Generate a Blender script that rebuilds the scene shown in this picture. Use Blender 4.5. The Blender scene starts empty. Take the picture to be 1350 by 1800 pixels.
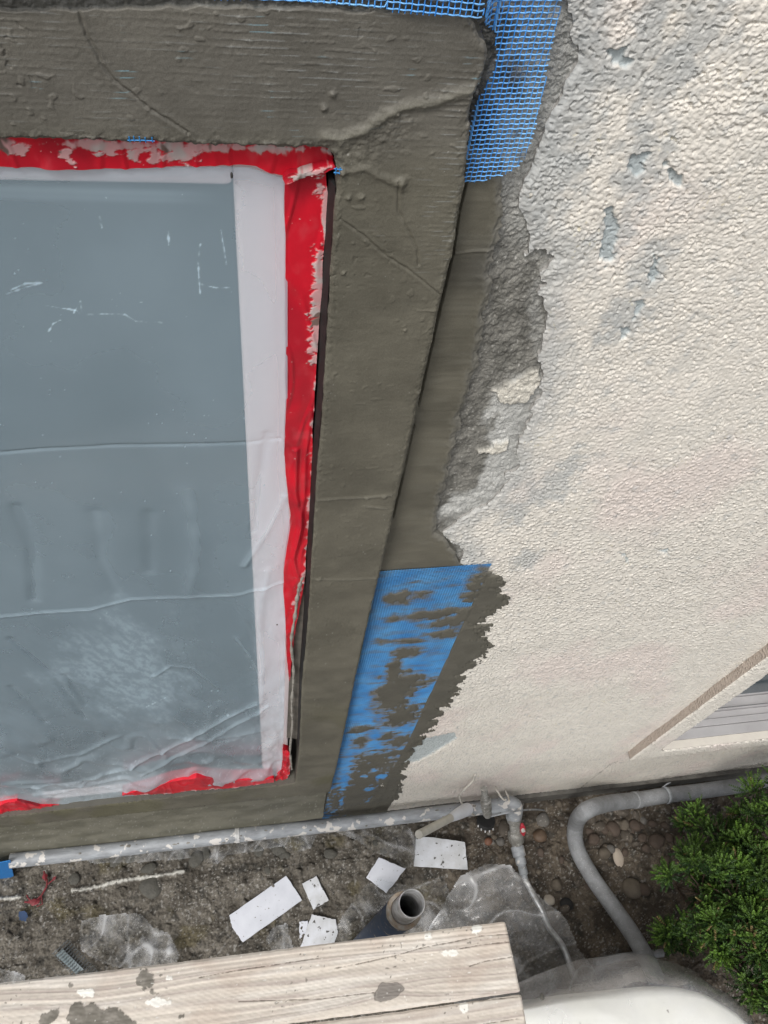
import bpy, bmesh, math, random
import numpy as np
from mathutils import Vector, Matrix

# ------------------------------------------------------------------ camera, sky, sun, exposure
sc = bpy.context.scene
F_PX = 1386.1
_n = np.array([-191, 900, F_PX]); _n = _n / np.linalg.norm(_n)
_h = np.array([8066, -423, F_PX]); _Z = -_n
_h = _h - _h.dot(_Z) * _Z; _h = _h / np.linalg.norm(_h); _Y = np.cross(_Z, _h)
MW = np.array([_h, _Y, _Z])            # rows: world axes seen from the lens
DW, HC = 0.55, 2.70                    # distance to wall, height above footing
CAM = np.array([0, -DW, HC])
cd = bpy.data.cameras.new('camera'); cam = bpy.data.objects.new('camera', cd)
sc.collection.objects.link(cam)
cd.sensor_fit = 'VERTICAL'; cd.sensor_height = 36; cd.sensor_width = 27
cd.lens = F_PX / 1800 * 36; cd.clip_start = 0.02; cd.clip_end = 500
R = np.array([MW[:, 0], -MW[:, 1], -MW[:, 2]]).T
m4 = Matrix.Identity(4)
for i in range(3):
    for j in range(3): m4[i][j] = R[i][j]
    m4[i][3] = CAM[i]
cam.matrix_world = m4
sc.camera = cam

SUN_EL, SUN_AZ = 56.0, 222.0          # azimuth clockwise from +Y: light from in front and left of the wall
world = bpy.data.worlds.new("World"); sc.world = world; world.use_nodes = True
wn = world.node_tree.nodes; wl = world.node_tree.links
bg = wn['Background']; sky = wn.new('ShaderNodeTexSky'); sky.sky_type = 'NISHITA'
sky.sun_disc = False; sky.sun_elevation = math.radians(SUN_EL); sky.sun_rotation = math.radians(SUN_AZ)
sky.dust_density = 4.0; sky.air_density = 1.0
hs = wn.new('ShaderNodeHueSaturation'); hs.inputs['Saturation'].default_value = 0.22
wl.new(sky.outputs[0], hs.inputs['Color']); wl.new(hs.outputs[0], bg.inputs[0]); bg.inputs[1].default_value = 0.15
sl = bpy.data.lights.new('sun', 'SUN'); sl.energy = 1.5; sl.angle = math.radians(14); sl.color = (1, 0.965, 0.92)
so = bpy.data.objects.new('sun', sl); sc.collection.objects.link(so)
az = math.radians(SUN_AZ); el = math.radians(SUN_EL)
sd = Vector((math.sin(az) * math.cos(el), math.cos(az) * math.cos(el), math.sin(el)))
so.rotation_euler = sd.to_track_quat('Z', 'Y').to_euler(); so.location = sd * 8
vs = sc.view_settings; vs.view_transform = 'Standard'; vs.look = 'None'; vs.exposure = 0.18; vs.gamma = 1

# ------------------------------------------------------------------ maths helpers
rng = np.random.default_rng(7); random.seed(7)
def rayn(u, v):
    u = np.asarray(u, float); v = np.asarray(v, float)
    r = np.stack([u - 675, v - 900, np.full_like(u, F_PX)], -1)
    return r @ MW.T
def W(u, v, y=0.0):
    r = rayn(u, v); return CAM + r * ((y + DW) / r[..., 1])[..., None]
def G(u, v, z=0.0):
    r = rayn(u, v); return CAM + r * ((z - HC) / r[..., 2])[..., None]
def hsh(ix, iy, s):
    n = (ix.astype(np.int64) * 374761393 + iy.astype(np.int64) * 668265263 + s * 1442695041) & 0xffffffff
    n = ((n ^ (n >> 13)) * 1274126177) & 0xffffffff
    return ((n ^ (n >> 16)) & 0xffff) / 65535.0
def perlin(x, y, s=0):
    ix = np.floor(x); iy = np.floor(y); fx = x - ix; fy = y - iy
    ux = fx * fx * fx * (fx * (fx * 6 - 15) + 10); uy = fy * fy * fy * (fy * (fy * 6 - 15) + 10)
    def g(ox, oy):
        a = hsh(ix + ox, iy + oy, s) * 6.2831853
        return np.cos(a) * (fx - ox) + np.sin(a) * (fy - oy)
    a = g(0, 0); b = g(1, 0); c = g(0, 1); d = g(1, 1)
    return ((a + ux * (b - a)) + uy * ((c + ux * (d - c)) - (a + ux * (b - a)))) * 1.45
def fbm(x, y, o=4, s=0, gain=.5):
    t = 0; a = 1; k = 1
    for i in range(o):
        t = t + a * perlin(x * k, y * k, s + 17 * i); a *= gain; k *= 2.03
    return t
def worley(x, y, s=0):
    ix = np.floor(x); iy = np.floor(y); d = np.full(x.shape, 9.)
    for ox in (-1, 0, 1):
        for oy in (-1, 0, 1):
            cx_ = ix + ox; cy_ = iy + oy
            px_ = cx_ + .1 + .8 * hsh(cx_, cy_, s); py_ = cy_ + .1 + .8 * hsh(cx_, cy_, s + 91)
            r_ = .72 + .5 * hsh(cx_, cy_, s + 47)
            d = np.minimum(d, ((px_ - x) ** 2 + (py_ - y) ** 2) / (r_ * r_))
    return np.sqrt(d)
def sst(a, b, x):
    t = np.clip((x - a) / (b - a), 0, 1); return t * t * (3 - 2 * t)
def mix(a, b, t):
    t = np.asarray(t)[..., None]; return np.asarray(a) * (1 - t) + np.asarray(b) * t
def pldist(A, B, pts, closed=False):
    d = np.full(A.shape, 1e9); n = len(pts)
    for i in range(n if closed else n - 1):
        ax, ay = pts[i]; bx, by = pts[(i + 1) % n]
        dx, dy = bx - ax, by - ay; L = dx * dx + dy * dy + 1e-18
        t = np.clip(((A - ax) * dx + (B - ay) * dy) / L, 0, 1)
        d = np.minimum(d, (A - ax - t * dx) ** 2 + (B - ay - t * dy) ** 2)
    return np.sqrt(d)
def polysdf(A, B, pts):
    ins = np.zeros(A.shape, bool); n = len(pts)
    for i in range(n):
        ax, ay = pts[i]; bx, by = pts[(i + 1) % n]
        if ay == by: continue
        c = ((ay > B) != (by > B)) & (A < (bx - ax) * (B - ay) / (by - ay) + ax)
        ins ^= c
    d = pldist(A, B, pts, True)
    return np.where(ins, -d, d)
def wpts(px, y=0.0):
    return [(float(W(u, v, y)[0]), float(W(u, v, y)[2])) for u, v in px]
def gpts(px, z=0.0):
    return [(float(G(u, v, z)[0]), float(G(u, v, z)[1])) for u, v in px]

# ------------------------------------------------------------------ object helpers
def tag(o, label=None, cat=None, group=None, kind=None):
    if label: o['label'] = label
    if cat: o['category'] = cat
    if group: o['group'] = group
    if kind: o['kind'] = kind
    return o
def thing(name, label, cat, loc=(0, 0, 0), group=None):
    o = bpy.data.objects.new(name, None); sc.collection.objects.link(o); o.location = loc
    o.empty_display_size = .05
    return tag(o, label, cat, group)
def wloc(o):
    p = Vector(o.location)
    while o.parent: o = o.parent; p += Vector(o.location)
    return p
def mk(name, V, Fq, mat, parent=None, col=None, smooth=True, org=None):
    """link one mesh; V are world coordinates"""
    V = np.asarray(V, float)
    if parent is not None: base = np.array(wloc(parent))
    else: base = np.array(org) if org is not None else np.array([V[:, 0].mean(), V[:, 1].mean(), V[:, 2].min()])
    me = bpy.data.meshes.new(name)
    if isinstance(Fq, np.ndarray):
        me.vertices.add(len(V)); me.vertices.foreach_set('co', (V - base).ravel())
        nf, k = Fq.shape
        me.loops.add(nf * k); me.loops.foreach_set('vertex_index', Fq.ravel().astype(np.int32))
        me.polygons.add(nf); me.polygons.foreach_set('loop_start', np.arange(0, nf * k, k, dtype=np.int32))
        me.update(calc_edges=True); me.validate()
    else:
        me.from_pydata([tuple(v) for v in (V - base)], [], Fq); me.update()
    me.polygons.foreach_set('use_smooth', [smooth] * len(me.polygons))
    if col is not None:
        c = np.ones((len(V), 4)); c[:, :col.shape[1]] = col
        at = me.color_attributes.new('Col', 'FLOAT_COLOR', 'POINT'); at.data.foreach_set('color', c.ravel().astype(np.float32))
    me.materials.append(mat)
    o = bpy.data.objects.new(name, me); sc.collection.objects.link(o)
    if parent is not None: o.parent = parent
    else: o.location = base
    return o
def panel(name, box, step, plane, c0, sdf, hf, cf, mat, back=None, parent=None, smooth=True, snap=True, side=None):
    """sheet on the wall ('w', y=-c0) or level ('g', z=c0); relief hf, colour cf; sides go down to 'back'"""
    u0, u1, v0, v1 = box
    uu, vv = np.meshgrid(np.arange(u0, u1 + step, step), np.arange(v0, v1 + step, step))
    P = W(uu, vv, -c0) if plane == 'w' else G(uu, vv, c0)
    A = P[..., 0].copy(); B = (P[..., 2] if plane == 'w' else P[..., 1]).copy()
    S = sdf(A, B); ny, nx = A.shape; ins = S < 0
    cell = ins[:-1, :-1] | ins[1:, :-1] | ins[:-1, 1:] | ins[1:, 1:]
    idx = np.arange(ny * nx).reshape(ny, nx)
    q = np.stack([idx[1:, :-1], idx[1:, 1:], idx[:-1, 1:], idx[:-1, :-1]], -1)[cell]
    used, inv = np.unique(q, return_inverse=True); q = inv.reshape(q.shape)
    ca = ((np.abs(np.gradient(A, axis=1)) + np.abs(np.gradient(A, axis=0))) * 1.2).ravel()[used]; cb = ((np.abs(np.gradient(B, axis=0)) + np.abs(np.gradient(B, axis=1))) * 1.2).ravel()[used]
    A = A.ravel()[used]; B = B.ravel()[used]; S = S.ravel()[used]
    if snap:
        e = 2e-4
        for _ in range(2):
            k = np.nonzero(S > 0)[0]; a, b = A[k], B[k]
            gx = (sdf(a + e, b) - sdf(a - e, b)) / (2 * e); gy = (sdf(a, b + e) - sdf(a, b - e)) / (2 * e)
            g2 = np.maximum(gx * gx + gy * gy, .25)
            A[k] = a - np.clip(S[k] * gx / g2, -ca[k], ca[k]); B[k] = b - np.clip(S[k] * gy / g2, -cb[k], cb[k])
            S[k] = sdf(A[k], B[k])
    if snap:                                # even out the outline so its sides shade cleanly
        e = np.concatenate([q[:, [0, 1]], q[:, [1, 2]], q[:, [2, 3]], q[:, [3, 0]]])
        key = np.sort(e, 1); key = key[:, 0].astype(np.int64) * (len(A) + 1) + key[:, 1]
        un, ix, ct = np.unique(key, return_index=True, return_counts=True); be = e[ix[ct == 1]]
        cnt = np.bincount(be.ravel(), minlength=len(A)); bd = cnt == 2; U_ = uu.ravel()[used]
        for _ in range(5):
            for M_ in (A, B):
                sm_ = np.bincount(be[:, 0], M_[be[:, 1]], len(A)) + np.bincount(be[:, 1], M_[be[:, 0]], len(A))
                M_[bd] = .5 * M_[bd] + .25 * sm_[bd]
    Hh = hf(A, B, S); C = cf(A, B, S)
    V = np.stack([A, -c0 - Hh, B], -1) if plane == 'w' else np.stack([A, B, c0 + Hh], -1)
    if back is not None:
        e = np.concatenate([q[:, [0, 1]], q[:, [1, 2]], q[:, [2, 3]], q[:, [3, 0]]])
        key = np.sort(e, 1); key = key[:, 0].astype(np.int64) * (len(V) + 1) + key[:, 1]
        un, ix, ct = np.unique(key, return_index=True, return_counts=True)
        be = e[ix[ct == 1]]; bv, bi = np.unique(be, return_inverse=True); bi = bi.reshape(be.shape); m_ = len(bv)
        top = V[bv].copy(); nv = top.copy()
        if plane == 'w': nv[:, 1] = -back
        else: nv[:, 2] = back
        n0 = len(V)
        q = np.concatenate([q, np.stack([be[:, 1] * 0 + bi[:, 1] + n0, bi[:, 0] + n0, bi[:, 0] + n0 + m_, bi[:, 1] + n0 + m_], -1)])
        sc_ = C[bv].copy()
        if side is not None: sc_[:, :3] = np.array(side)
        V = np.concatenate([V, top, nv]); C = np.concatenate([C, sc_, sc_])
    return mk(name, V, q, mat, parent, C, smooth)
def frames(P, up=(0, 0, 1)):
    P = np.asarray(P, float); T = np.gradient(P, axis=0); T /= np.linalg.norm(T, axis=1)[:, None] + 1e-12
    up = np.array(up, float); N = np.cross(T, up)
    bad = np.linalg.norm(N, axis=1) < .15
    N[bad] = np.cross(T[bad], np.array([1., .03, 0])); N /= np.linalg.norm(N, axis=1)[:, None]
    for i in range(1, len(N)):
        n = N[i - 1] - T[i] * N[i - 1].dot(T[i]); l = np.linalg.norm(n)
        if l > 1e-6: N[i] = n / l
    return T, N, np.cross(N, T)
def tube_vf(P, r, k=12, off=0, cap=True):
    P = np.asarray(P, float); r = np.broadcast_to(np.asarray(r, float), (len(P),))
    T, N, B = frames(P); a = np.arange(k) * 2 * math.pi / k
    V = P[:, None] + r[:, None, None] * (np.cos(a)[None, :, None] * N[:, None] + np.sin(a)[None, :, None] * B[:, None])
    V = V.reshape(-1, 3); Fs = []
    n = len(P)
    i = np.arange(n - 1)[:, None] * k; j = np.arange(k)[None]; j2 = (j + 1) % k
    Fs = np.stack([i + j, i + j2, i + k + j2, i + k + j], -1).reshape(-1, 4) + off
    Fl = [tuple(x) for x in Fs.tolist()]
    if cap: Fl += [tuple(range(off + k - 1, off - 1, -1)), tuple(range(off + (n - 1) * k, off + n * k))]
    return V, Fl
def spline(pts, n=8):
    P = [np.array(p, float) for p in pts]; P = [2 * P[0] - P[1]] + P + [2 * P[-1] - P[-2]]; out = []
    for i in range(1, len(P) - 2):
        for k in range(n):
            t = k / n; a, b, c, d = P[i - 1], P[i], P[i + 1], P[i + 2]
            out.append(.5 * (2 * b + (c - a) * t + (2 * a - 5 * b + 4 * c - d) * t * t + (3 * b - a - 3 * c + d) * t ** 3))
    out.append(P[-2]); return np.array(out)
class MB:
    def __init__(s): s.V = []; s.F = []; s.n = 0
    def add(s, V, Fl, shifted=False):
        V = np.asarray(V, float)
        s.F += [tuple(x + s.n for x in f) for f in Fl] if not shifted else Fl
        s.V.append(V); s.n += len(V)
    def tube(s, P, r, k=12, cap=True):
        V, Fl = tube_vf(P, r, k, 0, cap); s.add(V, Fl)
    def prism(s, pts, z0, z1, bev=0):
        n = len(pts); V = [(x, y, z0) for x, y in pts] + [(x, y, z1) for x, y in pts]
        Fl = [tuple(range(n))[::-1], tuple(range(n, 2 * n))] + [(i, (i + 1) % n, n + (i + 1) % n, n + i) for i in range(n)]
        s.add(V, Fl)
    def box(s, a, b):
        x0, y0, z0 = a; x1, y1, z1 = b
        s.prism([(x0, y0), (x1, y0), (x1, y1), (x0, y1)], z0, z1)
    def lathe(s, P0, axis, prof, k=20):
        axis = Vector(axis).normalized(); q = Vector((0, 0, 1)).rotation_difference(axis)
        V = []
        for r, h in prof:
            for i in range(k):
                a = 2 * math.pi * i / k; V.append(Vector(P0) + q @ Vector((r * math.cos(a), r * math.sin(a), h)))
        Fl = []
        for j in range(len(prof) - 1):
            for i in range(k):
                Fl.append((j * k + i, j * k + (i + 1) % k, (j + 1) * k + (i + 1) % k, (j + 1) * k + i))
        s.add(V, Fl)
    def build(s, name, mat, parent=None, bevel=0, smooth=True, org=None):
        o = mk(name, np.concatenate(s.V), s.F, mat, parent, smooth=smooth, org=org)
        if bevel:
            m = o.modifiers.new('bevel', 'BEVEL'); m.width = bevel; m.segments = 2; m.limit_method = 'ANGLE'
        if smooth: autosm(o)
        return o
def autosm(o, ang=40):
    me = o.data; bm = bmesh.new(); bm.from_mesh(me)
    for e in bm.edges:
        if len(e.link_faces) == 2 and e.calc_face_angle(0) > math.radians(ang): e.smooth = False
    bm.to_mesh(me); bm.free()

# ------------------------------------------------------------------ materials
def newmat(name):
    m = bpy.data.materials.new(name); m.use_nodes = True
    nt = m.node_tree; return m, nt.nodes, nt.links, nt.nodes['Principled BSDF']
def vmat(name, rough=.85, bscale=400., bstr=.3, bdist=.001, var=.12, vscale=60., spec=.3, rvar=0., vor=0., grit=0.):
    """vertex colour x fine noise, with fine bump"""
    m, N, L, b = newmat(name)
    at = N.new('ShaderNodeAttribute'); at.attribute_name = 'Col'
    tc = N.new('ShaderNodeTexCoord')
    n1 = N.new('ShaderNodeTexNoise'); n1.inputs['Scale'].default_value = vscale; n1.inputs['Detail'].default_value = 8
    n1.inputs['Roughness'].default_value = .65
    L.new(tc.outputs['Object'], n1.inputs['Vector'])
    mr = N.new('ShaderNodeMapRange'); mr.inputs[1].default_value = .3; mr.inputs[2].default_value = .7
    mr.inputs[3].default_value = 1 - var; mr.inputs[4].default_value = 1 + var
    L.new(n1.outputs[0], mr.inputs[0])
    vm = N.new('ShaderNodeVectorMath'); vm.operation = 'SCALE'
    L.new(at.outputs['Color'], vm.inputs[0]); L.new(mr.outputs[0], vm.inputs['Scale'])
    L.new(vm.outputs[0], b.inputs['Base Color'])
    n2 = N.new('ShaderNodeTexNoise'); n2.inputs['Scale'].default_value = bscale; n2.inputs['Detail'].default_value = 5
    L.new(tc.outputs['Object'], n2.inputs['Vector'])
    bp = N.new('ShaderNodeBump'); bp.inputs['Strength'].default_value = bstr; bp.inputs['Distance'].default_value = bdist
    L.new(n2.outputs[0], bp.inputs['Height']); L.new(bp.outputs[0], b.inputs['Normal'])
    if vor:
        nd = N.new('ShaderNodeTexNoise'); nd.inputs['Scale'].default_value = 45; nd.inputs['Detail'].default_value = 3; L.new(tc.outputs['Object'], nd.inputs['Vector'])
        va = N.new('ShaderNodeVectorMath'); va.operation = 'MULTIPLY_ADD'; va.inputs[1].default_value = (.005, .005, .005); L.new(nd.outputs['Color'], va.inputs[0]); L.new(tc.outputs['Object'], va.inputs[2])
        vo = N.new('ShaderNodeTexVoronoi'); vo.feature = 'SMOOTH_F1'; vo.inputs['Scale'].default_value = vor; vo.inputs['Smoothness'].default_value = .35; vo.inputs['Randomness'].default_value = 1; L.new(va.outputs[0], vo.inputs['Vector'])
        vr = N.new('ShaderNodeMapRange'); vr.interpolation_type = 'SMOOTHSTEP'; vr.inputs[1].default_value = .62; vr.inputs[2].default_value = .12; L.new(vo.outputs['Distance'], vr.inputs[0])
        b2 = N.new('ShaderNodeBump'); L.new(at.outputs['Alpha'], b2.inputs['Strength']); b2.inputs['Distance'].default_value = .0022
        L.new(vr.outputs[0], b2.inputs['Height']); L.new(bp.outputs[0], b2.inputs['Normal']); L.new(b2.outputs[0], b.inputs['Normal'])
    if grit:
        n4 = N.new('ShaderNodeTexNoise'); n4.inputs['Scale'].default_value = 1400; n4.inputs['Detail'].default_value = 2; L.new(tc.outputs['Object'], n4.inputs['Vector'])
        g4 = N.new('ShaderNodeMapRange'); g4.inputs[1].default_value = .3; g4.inputs[2].default_value = .7; g4.inputs[3].default_value = 1 - grit; g4.inputs[4].default_value = 1 + grit; L.new(n4.outputs[0], g4.inputs[0])
        v4 = N.new('ShaderNodeVectorMath'); v4.operation = 'SCALE'; L.new(vm.outputs[0], v4.inputs[0]); L.new(g4.outputs[0], v4.inputs['Scale']); L.new(v4.outputs[0], b.inputs['Base Color'])
        b3 = N.new('ShaderNodeBump'); b3.inputs['Strength'].default_value = .5; b3.inputs['Distance'].default_value = .0004; L.new(n4.outputs[0], b3.inputs['Height']); L.new(bp.outputs[0], b3.inputs['Normal']); L.new(b3.outputs[0], b.inputs['Normal'])
    b.inputs['Roughness'].default_value = rough; b.inputs['Specular IOR Level'].default_value = spec
    if rvar:
        m2 = N.new('ShaderNodeMapRange'); m2.inputs[1].default_value = .3; m2.inputs[2].default_value = .7
        m2.inputs[3].default_value = rough - rvar; m2.inputs[4].default_value = rough + rvar
        L.new(n1.outputs[0], m2.inputs[0]); L.new(m2.outputs[0], b.inputs['Roughness'])
    return m
def pmat(name, c1, c2=None, scale=40., rough=.6, metal=0., bscale=300., bstr=.2, bdist=.0006, specks=None, spthr=.62, spscale=120., stretch=None, spec=.4):
    """two-tone noise colour, optional specks of a third colour"""
    m, N, L, b = newmat(name); c2 = c2 or tuple(x * .75 for x in c1)
    tc = N.new('ShaderNodeTexCoord'); src = tc.outputs['Object']
    if stretch:
        mp = N.new('ShaderNodeMapping'); mp.inputs['Scale'].default_value = stretch; L.new(src, mp.inputs[0]); src = mp.outputs[0]
    n1 = N.new('ShaderNodeTexNoise'); n1.inputs['Scale'].default_value = scale; n1.inputs['Detail'].default_value = 8
    n1.inputs['Roughness'].default_value = .6; L.new(src, n1.inputs['Vector'])
    cr = N.new('ShaderNodeValToRGB'); cr.color_ramp.elements[0].position = .35; cr.color_ramp.elements[1].position = .65
    cr.color_ramp.elements[0].color = (*c1, 1); cr.color_ramp.elements[1].color = (*c2, 1)
    L.new(n1.outputs[0], cr.inputs[0]); out = cr.outputs[0]
    if specks:
        n3 = N.new('ShaderNodeTexNoise'); n3.inputs['Scale'].default_value = spscale; n3.inputs['Detail'].default_value = 3
        L.new(tc.outputs['Object'], n3.inputs['Vector'])
        r3 = N.new('ShaderNodeMapRange'); r3.inputs[1].default_value = spthr; r3.inputs[2].default_value = spthr + .03
        L.new(n3.outputs[0], r3.inputs[0])
        mx = N.new('ShaderNodeMix'); mx.data_type = 'RGBA'; L.new(r3.outputs[0], mx.inputs[0]); L.new(out, mx.inputs[6])
        mx.inputs[7].default_value = (*specks, 1); out = mx.outputs[2]
    L.new(out, b.inputs['Base Color'])
    n2 = N.new('ShaderNodeTexNoise'); n2.inputs['Scale'].default_value = bscale; n2.inputs['Detail'].default_value = 4
    L.new(tc.outputs['Object'], n2.inputs['Vector'])
    bp = N.new('ShaderNodeBump'); bp.inputs['Strength'].default_value = bstr; bp.inputs['Distance'].default_value = bdist
    L.new(n2.outputs[0], bp.inputs['Height']); L.new(bp.outputs[0], b.inputs['Normal'])
    b.inputs['Roughness'].default_value = rough; b.inputs['Metallic'].default_value = metal
    b.inputs['Specular IOR Level'].default_value = spec
    return m
def filmmat(name, tint=(.86, .87, .9), base=.25, rough=.3, cloudy=.1, scale=14., attr=False, bstr=.35):
    """thin cloudy plastic film: part see-through, part diffuse white, glossy on top"""
    m, N, L, b = newmat(name); out = N['Material Output']
    tc = N.new('ShaderNodeTexCoord')
    n1 = N.new('ShaderNodeTexNoise'); n1.inputs['Scale'].default_value = scale; n1.inputs['Detail'].default_value = 7
    L.new(tc.outputs['Object'], n1.inputs['Vector'])
    mr = N.new('ShaderNodeMapRange'); mr.inputs[1].default_value = .35; mr.inputs[2].default_value = .7
    mr.inputs[3].default_value = base - cloudy; mr.inputs[4].default_value = base + cloudy
    L.new(n1.outputs[0], mr.inputs[0]); fac = mr.outputs[0]
    if attr:
        at = N.new('ShaderNodeAttribute'); at.attribute_name = 'Col'
        ad = N.new('ShaderNodeMath'); ad.operation = 'ADD'; ad.use_clamp = True
        L.new(fac, ad.inputs[0]); L.new(at.outputs['Alpha'], ad.inputs[1]); fac = ad.outputs[0]
        L.new(at.outputs['Color'], b.inputs['Base Color'])
    else: b.inputs['Base Color'].default_value = (*tint, 1)
    b.inputs['Roughness'].default_value = rough; b.inputs['Specular IOR Level'].default_value = .5
    n2 = N.new('ShaderNodeTexNoise'); n2.inputs['Scale'].default_value = 55; n2.inputs['Detail'].default_value = 4; n2.inputs['Distortion'].default_value = 1.2
    L.new(tc.outputs['Object'], n2.inputs['Vector'])
    bp = N.new('ShaderNodeBump'); bp.inputs['Strength'].default_value = bstr; bp.inputs['Distance'].default_value = .002
    L.new(n2.outputs[0], bp.inputs['Height']); L.new(bp.outputs[0], b.inputs['Normal'])
    tr = N.new('ShaderNodeBsdfTransparent'); tr.inputs[0].default_value = (.97, .98, .985, 1)
    gl = N.new('ShaderNodeBsdfGlossy'); gl.inputs['Roughness'].default_value = rough * .7; L.new(bp.outputs[0], gl.inputs['Normal'])
    fr = N.new('ShaderNodeLayerWeight'); fr.inputs[0].default_value = .25
    fm = N.new('ShaderNodeMath'); fm.operation = 'MULTIPLY'; fm.inputs[1].default_value = .35; L.new(fr.outputs['Fresnel'], fm.inputs[0])
    m1 = N.new('ShaderNodeMixShader'); L.new(fm.outputs[0], m1.inputs[0]); L.new(tr.outputs[0], m1.inputs[1]); L.new(gl.outputs[0], m1.inputs[2])
    m2 = N.new('ShaderNodeMixShader'); L.new(fac, m2.inputs[0]); L.new(m1.outputs[0], m2.inputs[1]); L.new(b.outputs[0], m2.inputs[2])
    L.new(m2.outputs[0], out.inputs[0]); return m

M_stucco = vmat('stucco', .9, 500, .45, .0012, .07, 30, vor=150)
M_scratch = vmat('scratch_coat', .95, 380, .7, .002, .22, 120, grit=.28)
M_base = vmat('base_coat', .62, 450, .35, .0008, .13, 28, spec=.45, rvar=.14, grit=.16)
M_tape = vmat('red_tape', .38, 60, .2, .001, .08, 40, spec=.5)
M_blue = vmat('fibreglass_strand', .45, 300, .1, .0004, .12, 60, spec=.5)
M_wood = vmat('weathered_wood', .85, 260, .3, .0006, .09, 90)
M_ground = vmat('soil', .92, 300, .8, .003, .35, 160)
M_frame = pmat('white_vinyl', (.92, .80, .80), (.87, .76, .77), 8, .4)
M_frame2 = pmat('old_vinyl', (.40, .39, .39), (.33, .32, .32), 8, .5)
M_board = pmat('white_board', (.60, .62, .67), (.52, .54, .59), 14, .55, specks=(.20, .19, .17), spthr=.68, spscale=110)
M_board2 = pmat('white_board_spattered', (.60, .62, .66), (.46, .47, .48), 22, .55, specks=(.07, .065, .06), spthr=.645, spscale=75)
M_pvc = pmat('grey_conduit', (.24, .25, .26), (.17, .175, .18), 30, .6, specks=(.30, .30, .30), spthr=.62, spscale=260)
M_pipe = pmat('galvanised_pipe', (.34, .36, .38), (.20, .21, .22), 16, .42, specks=(.55, .53, .5), spthr=.6, spscale=35, stretch=(1, 3, 3))
M_pipewhite = pmat('cream_pipe', (.50, .48, .42), (.40, .38, .33), 30, .5)
M_brass = pmat('weathered_brass', (.34, .34, .32), (.20, .19, .17), 60, .5, .3, specks=(.55, .54, .5), spthr=.62, spscale=150)
M_redpaint = pmat('red_enamel', (.42, .02, .04), (.3, .03, .04), 60, .4)
M_steel = pmat('scuffed_steel', (.62, .63, .64), (.36, .35, .34), 60, .30, .6)
M_bluepaint = pmat('blue_paint', (.025, .045, .085), (.05, .06, .08), 30, .5, specks=(.25, .22, .18), spthr=.66, spscale=60)
M_black = pmat('matte_black', (.012, .012, .012), (.02, .02, .02), 40, .6)
M_conc = pmat('footing_concrete', (.16, .155, .14), (.09, .085, .075), 22, .95, bscale=80, bstr=.9, bdist=.006)
M_cab = pmat('white_cabinet', (.80, .79, .73), (.74, .73, .67), 5, .35, specks=(.3, .28, .25), spthr=.72, spscale=40)
M_film = filmmat('clear_film', base=.15, cloudy=.05, rough=.2, attr=True, bstr=.12)
M_filmd = filmmat('dusty_film', base=.20, cloudy=.10, rough=.3, scale=20, attr=True, bstr=.12)
M_sheet = filmmat('window_film', base=.275, cloudy=.025, rough=.28, scale=5, attr=True, bstr=.08)
M_twig = pmat('red_leaf', (.22, .03, .04), (.12, .02, .02), 50, .6)
M_yard = pmat('yard_soil', (.10, .09, .075), (.06, .052, .042), 6, .95, bscale=40, bstr=1, bdist=.02)
m, N, L, b = newmat('window_glass'); M_glass = m
b.inputs['Base Color'].default_value = (.045, .085, .105, 1); b.inputs['Roughness'].default_value = .12; b.inputs['Specular IOR Level'].default_value = .6
tcg = N.new('ShaderNodeTexCoord'); ng = N.new('ShaderNodeTexNoise'); ng.inputs['Scale'].default_value = 2.5; L.new(tcg.outputs['Object'], ng.inputs['Vector'])
crg = N.new('ShaderNodeValToRGB'); crg.color_ramp.elements[0].position = .35; crg.color_ramp.elements[1].position = .7
crg.color_ramp.elements[0].color = (.015, .04, .055, 1); crg.color_ramp.elements[1].color = (.035, .06, .07, 1)
L.new(ng.outputs[0], crg.inputs[0]); L.new(crg.outputs[0], b.inputs['Base Color'])

# ------------------------------------------------------------------ colours of the wall coats (linear albedo)
C_CEM = (.132, .123, .094); C_CEMD = (.104, .097, .074); C_CEML = (.150, .143, .115)
C_ROUGH = (.215, .208, .185); C_ROUGHD = (.140, .136, .120)
C_ST = (.73, .69, .62); C_STP = (.73, .655, .60); C_GRY = (.40, .42, .42)

house = thing('house_wall', 'cream rough stucco house wall being patched with grey cement around its covered window', 'house wall', (0.0, 0.0, -.1))

# core slab behind every coat
SY = .026
xL = float(W(1350, 1130, 0)[0]); zB = float(W(1086, 1340, -SY)[2]); xI = float(W(1350, 1185, -SY)[0]); zI = float(W(1157, 1321, -SY)[2]); zT = 1.75
mb = MB(); mb.box((-3.0, .055, -.6), (xI - .0005, .30, 4.2)); mb.box((xI, .0552, -.6), (3.0, .30, zI - .04)); mb.box((xI, .0552, zT - .1), (3.0, .30, 4.2)); mb.box((3.0005, .055, -.6), (5.0, .30, 4.2)); mb.build('wall_core', M_conc, house, smooth=False)
mb = MB(); mb.box((-3.0, -.012, -.35), (5.0, .054, -.05)); mb.build('footing', M_conc, house, smooth=False)

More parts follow.
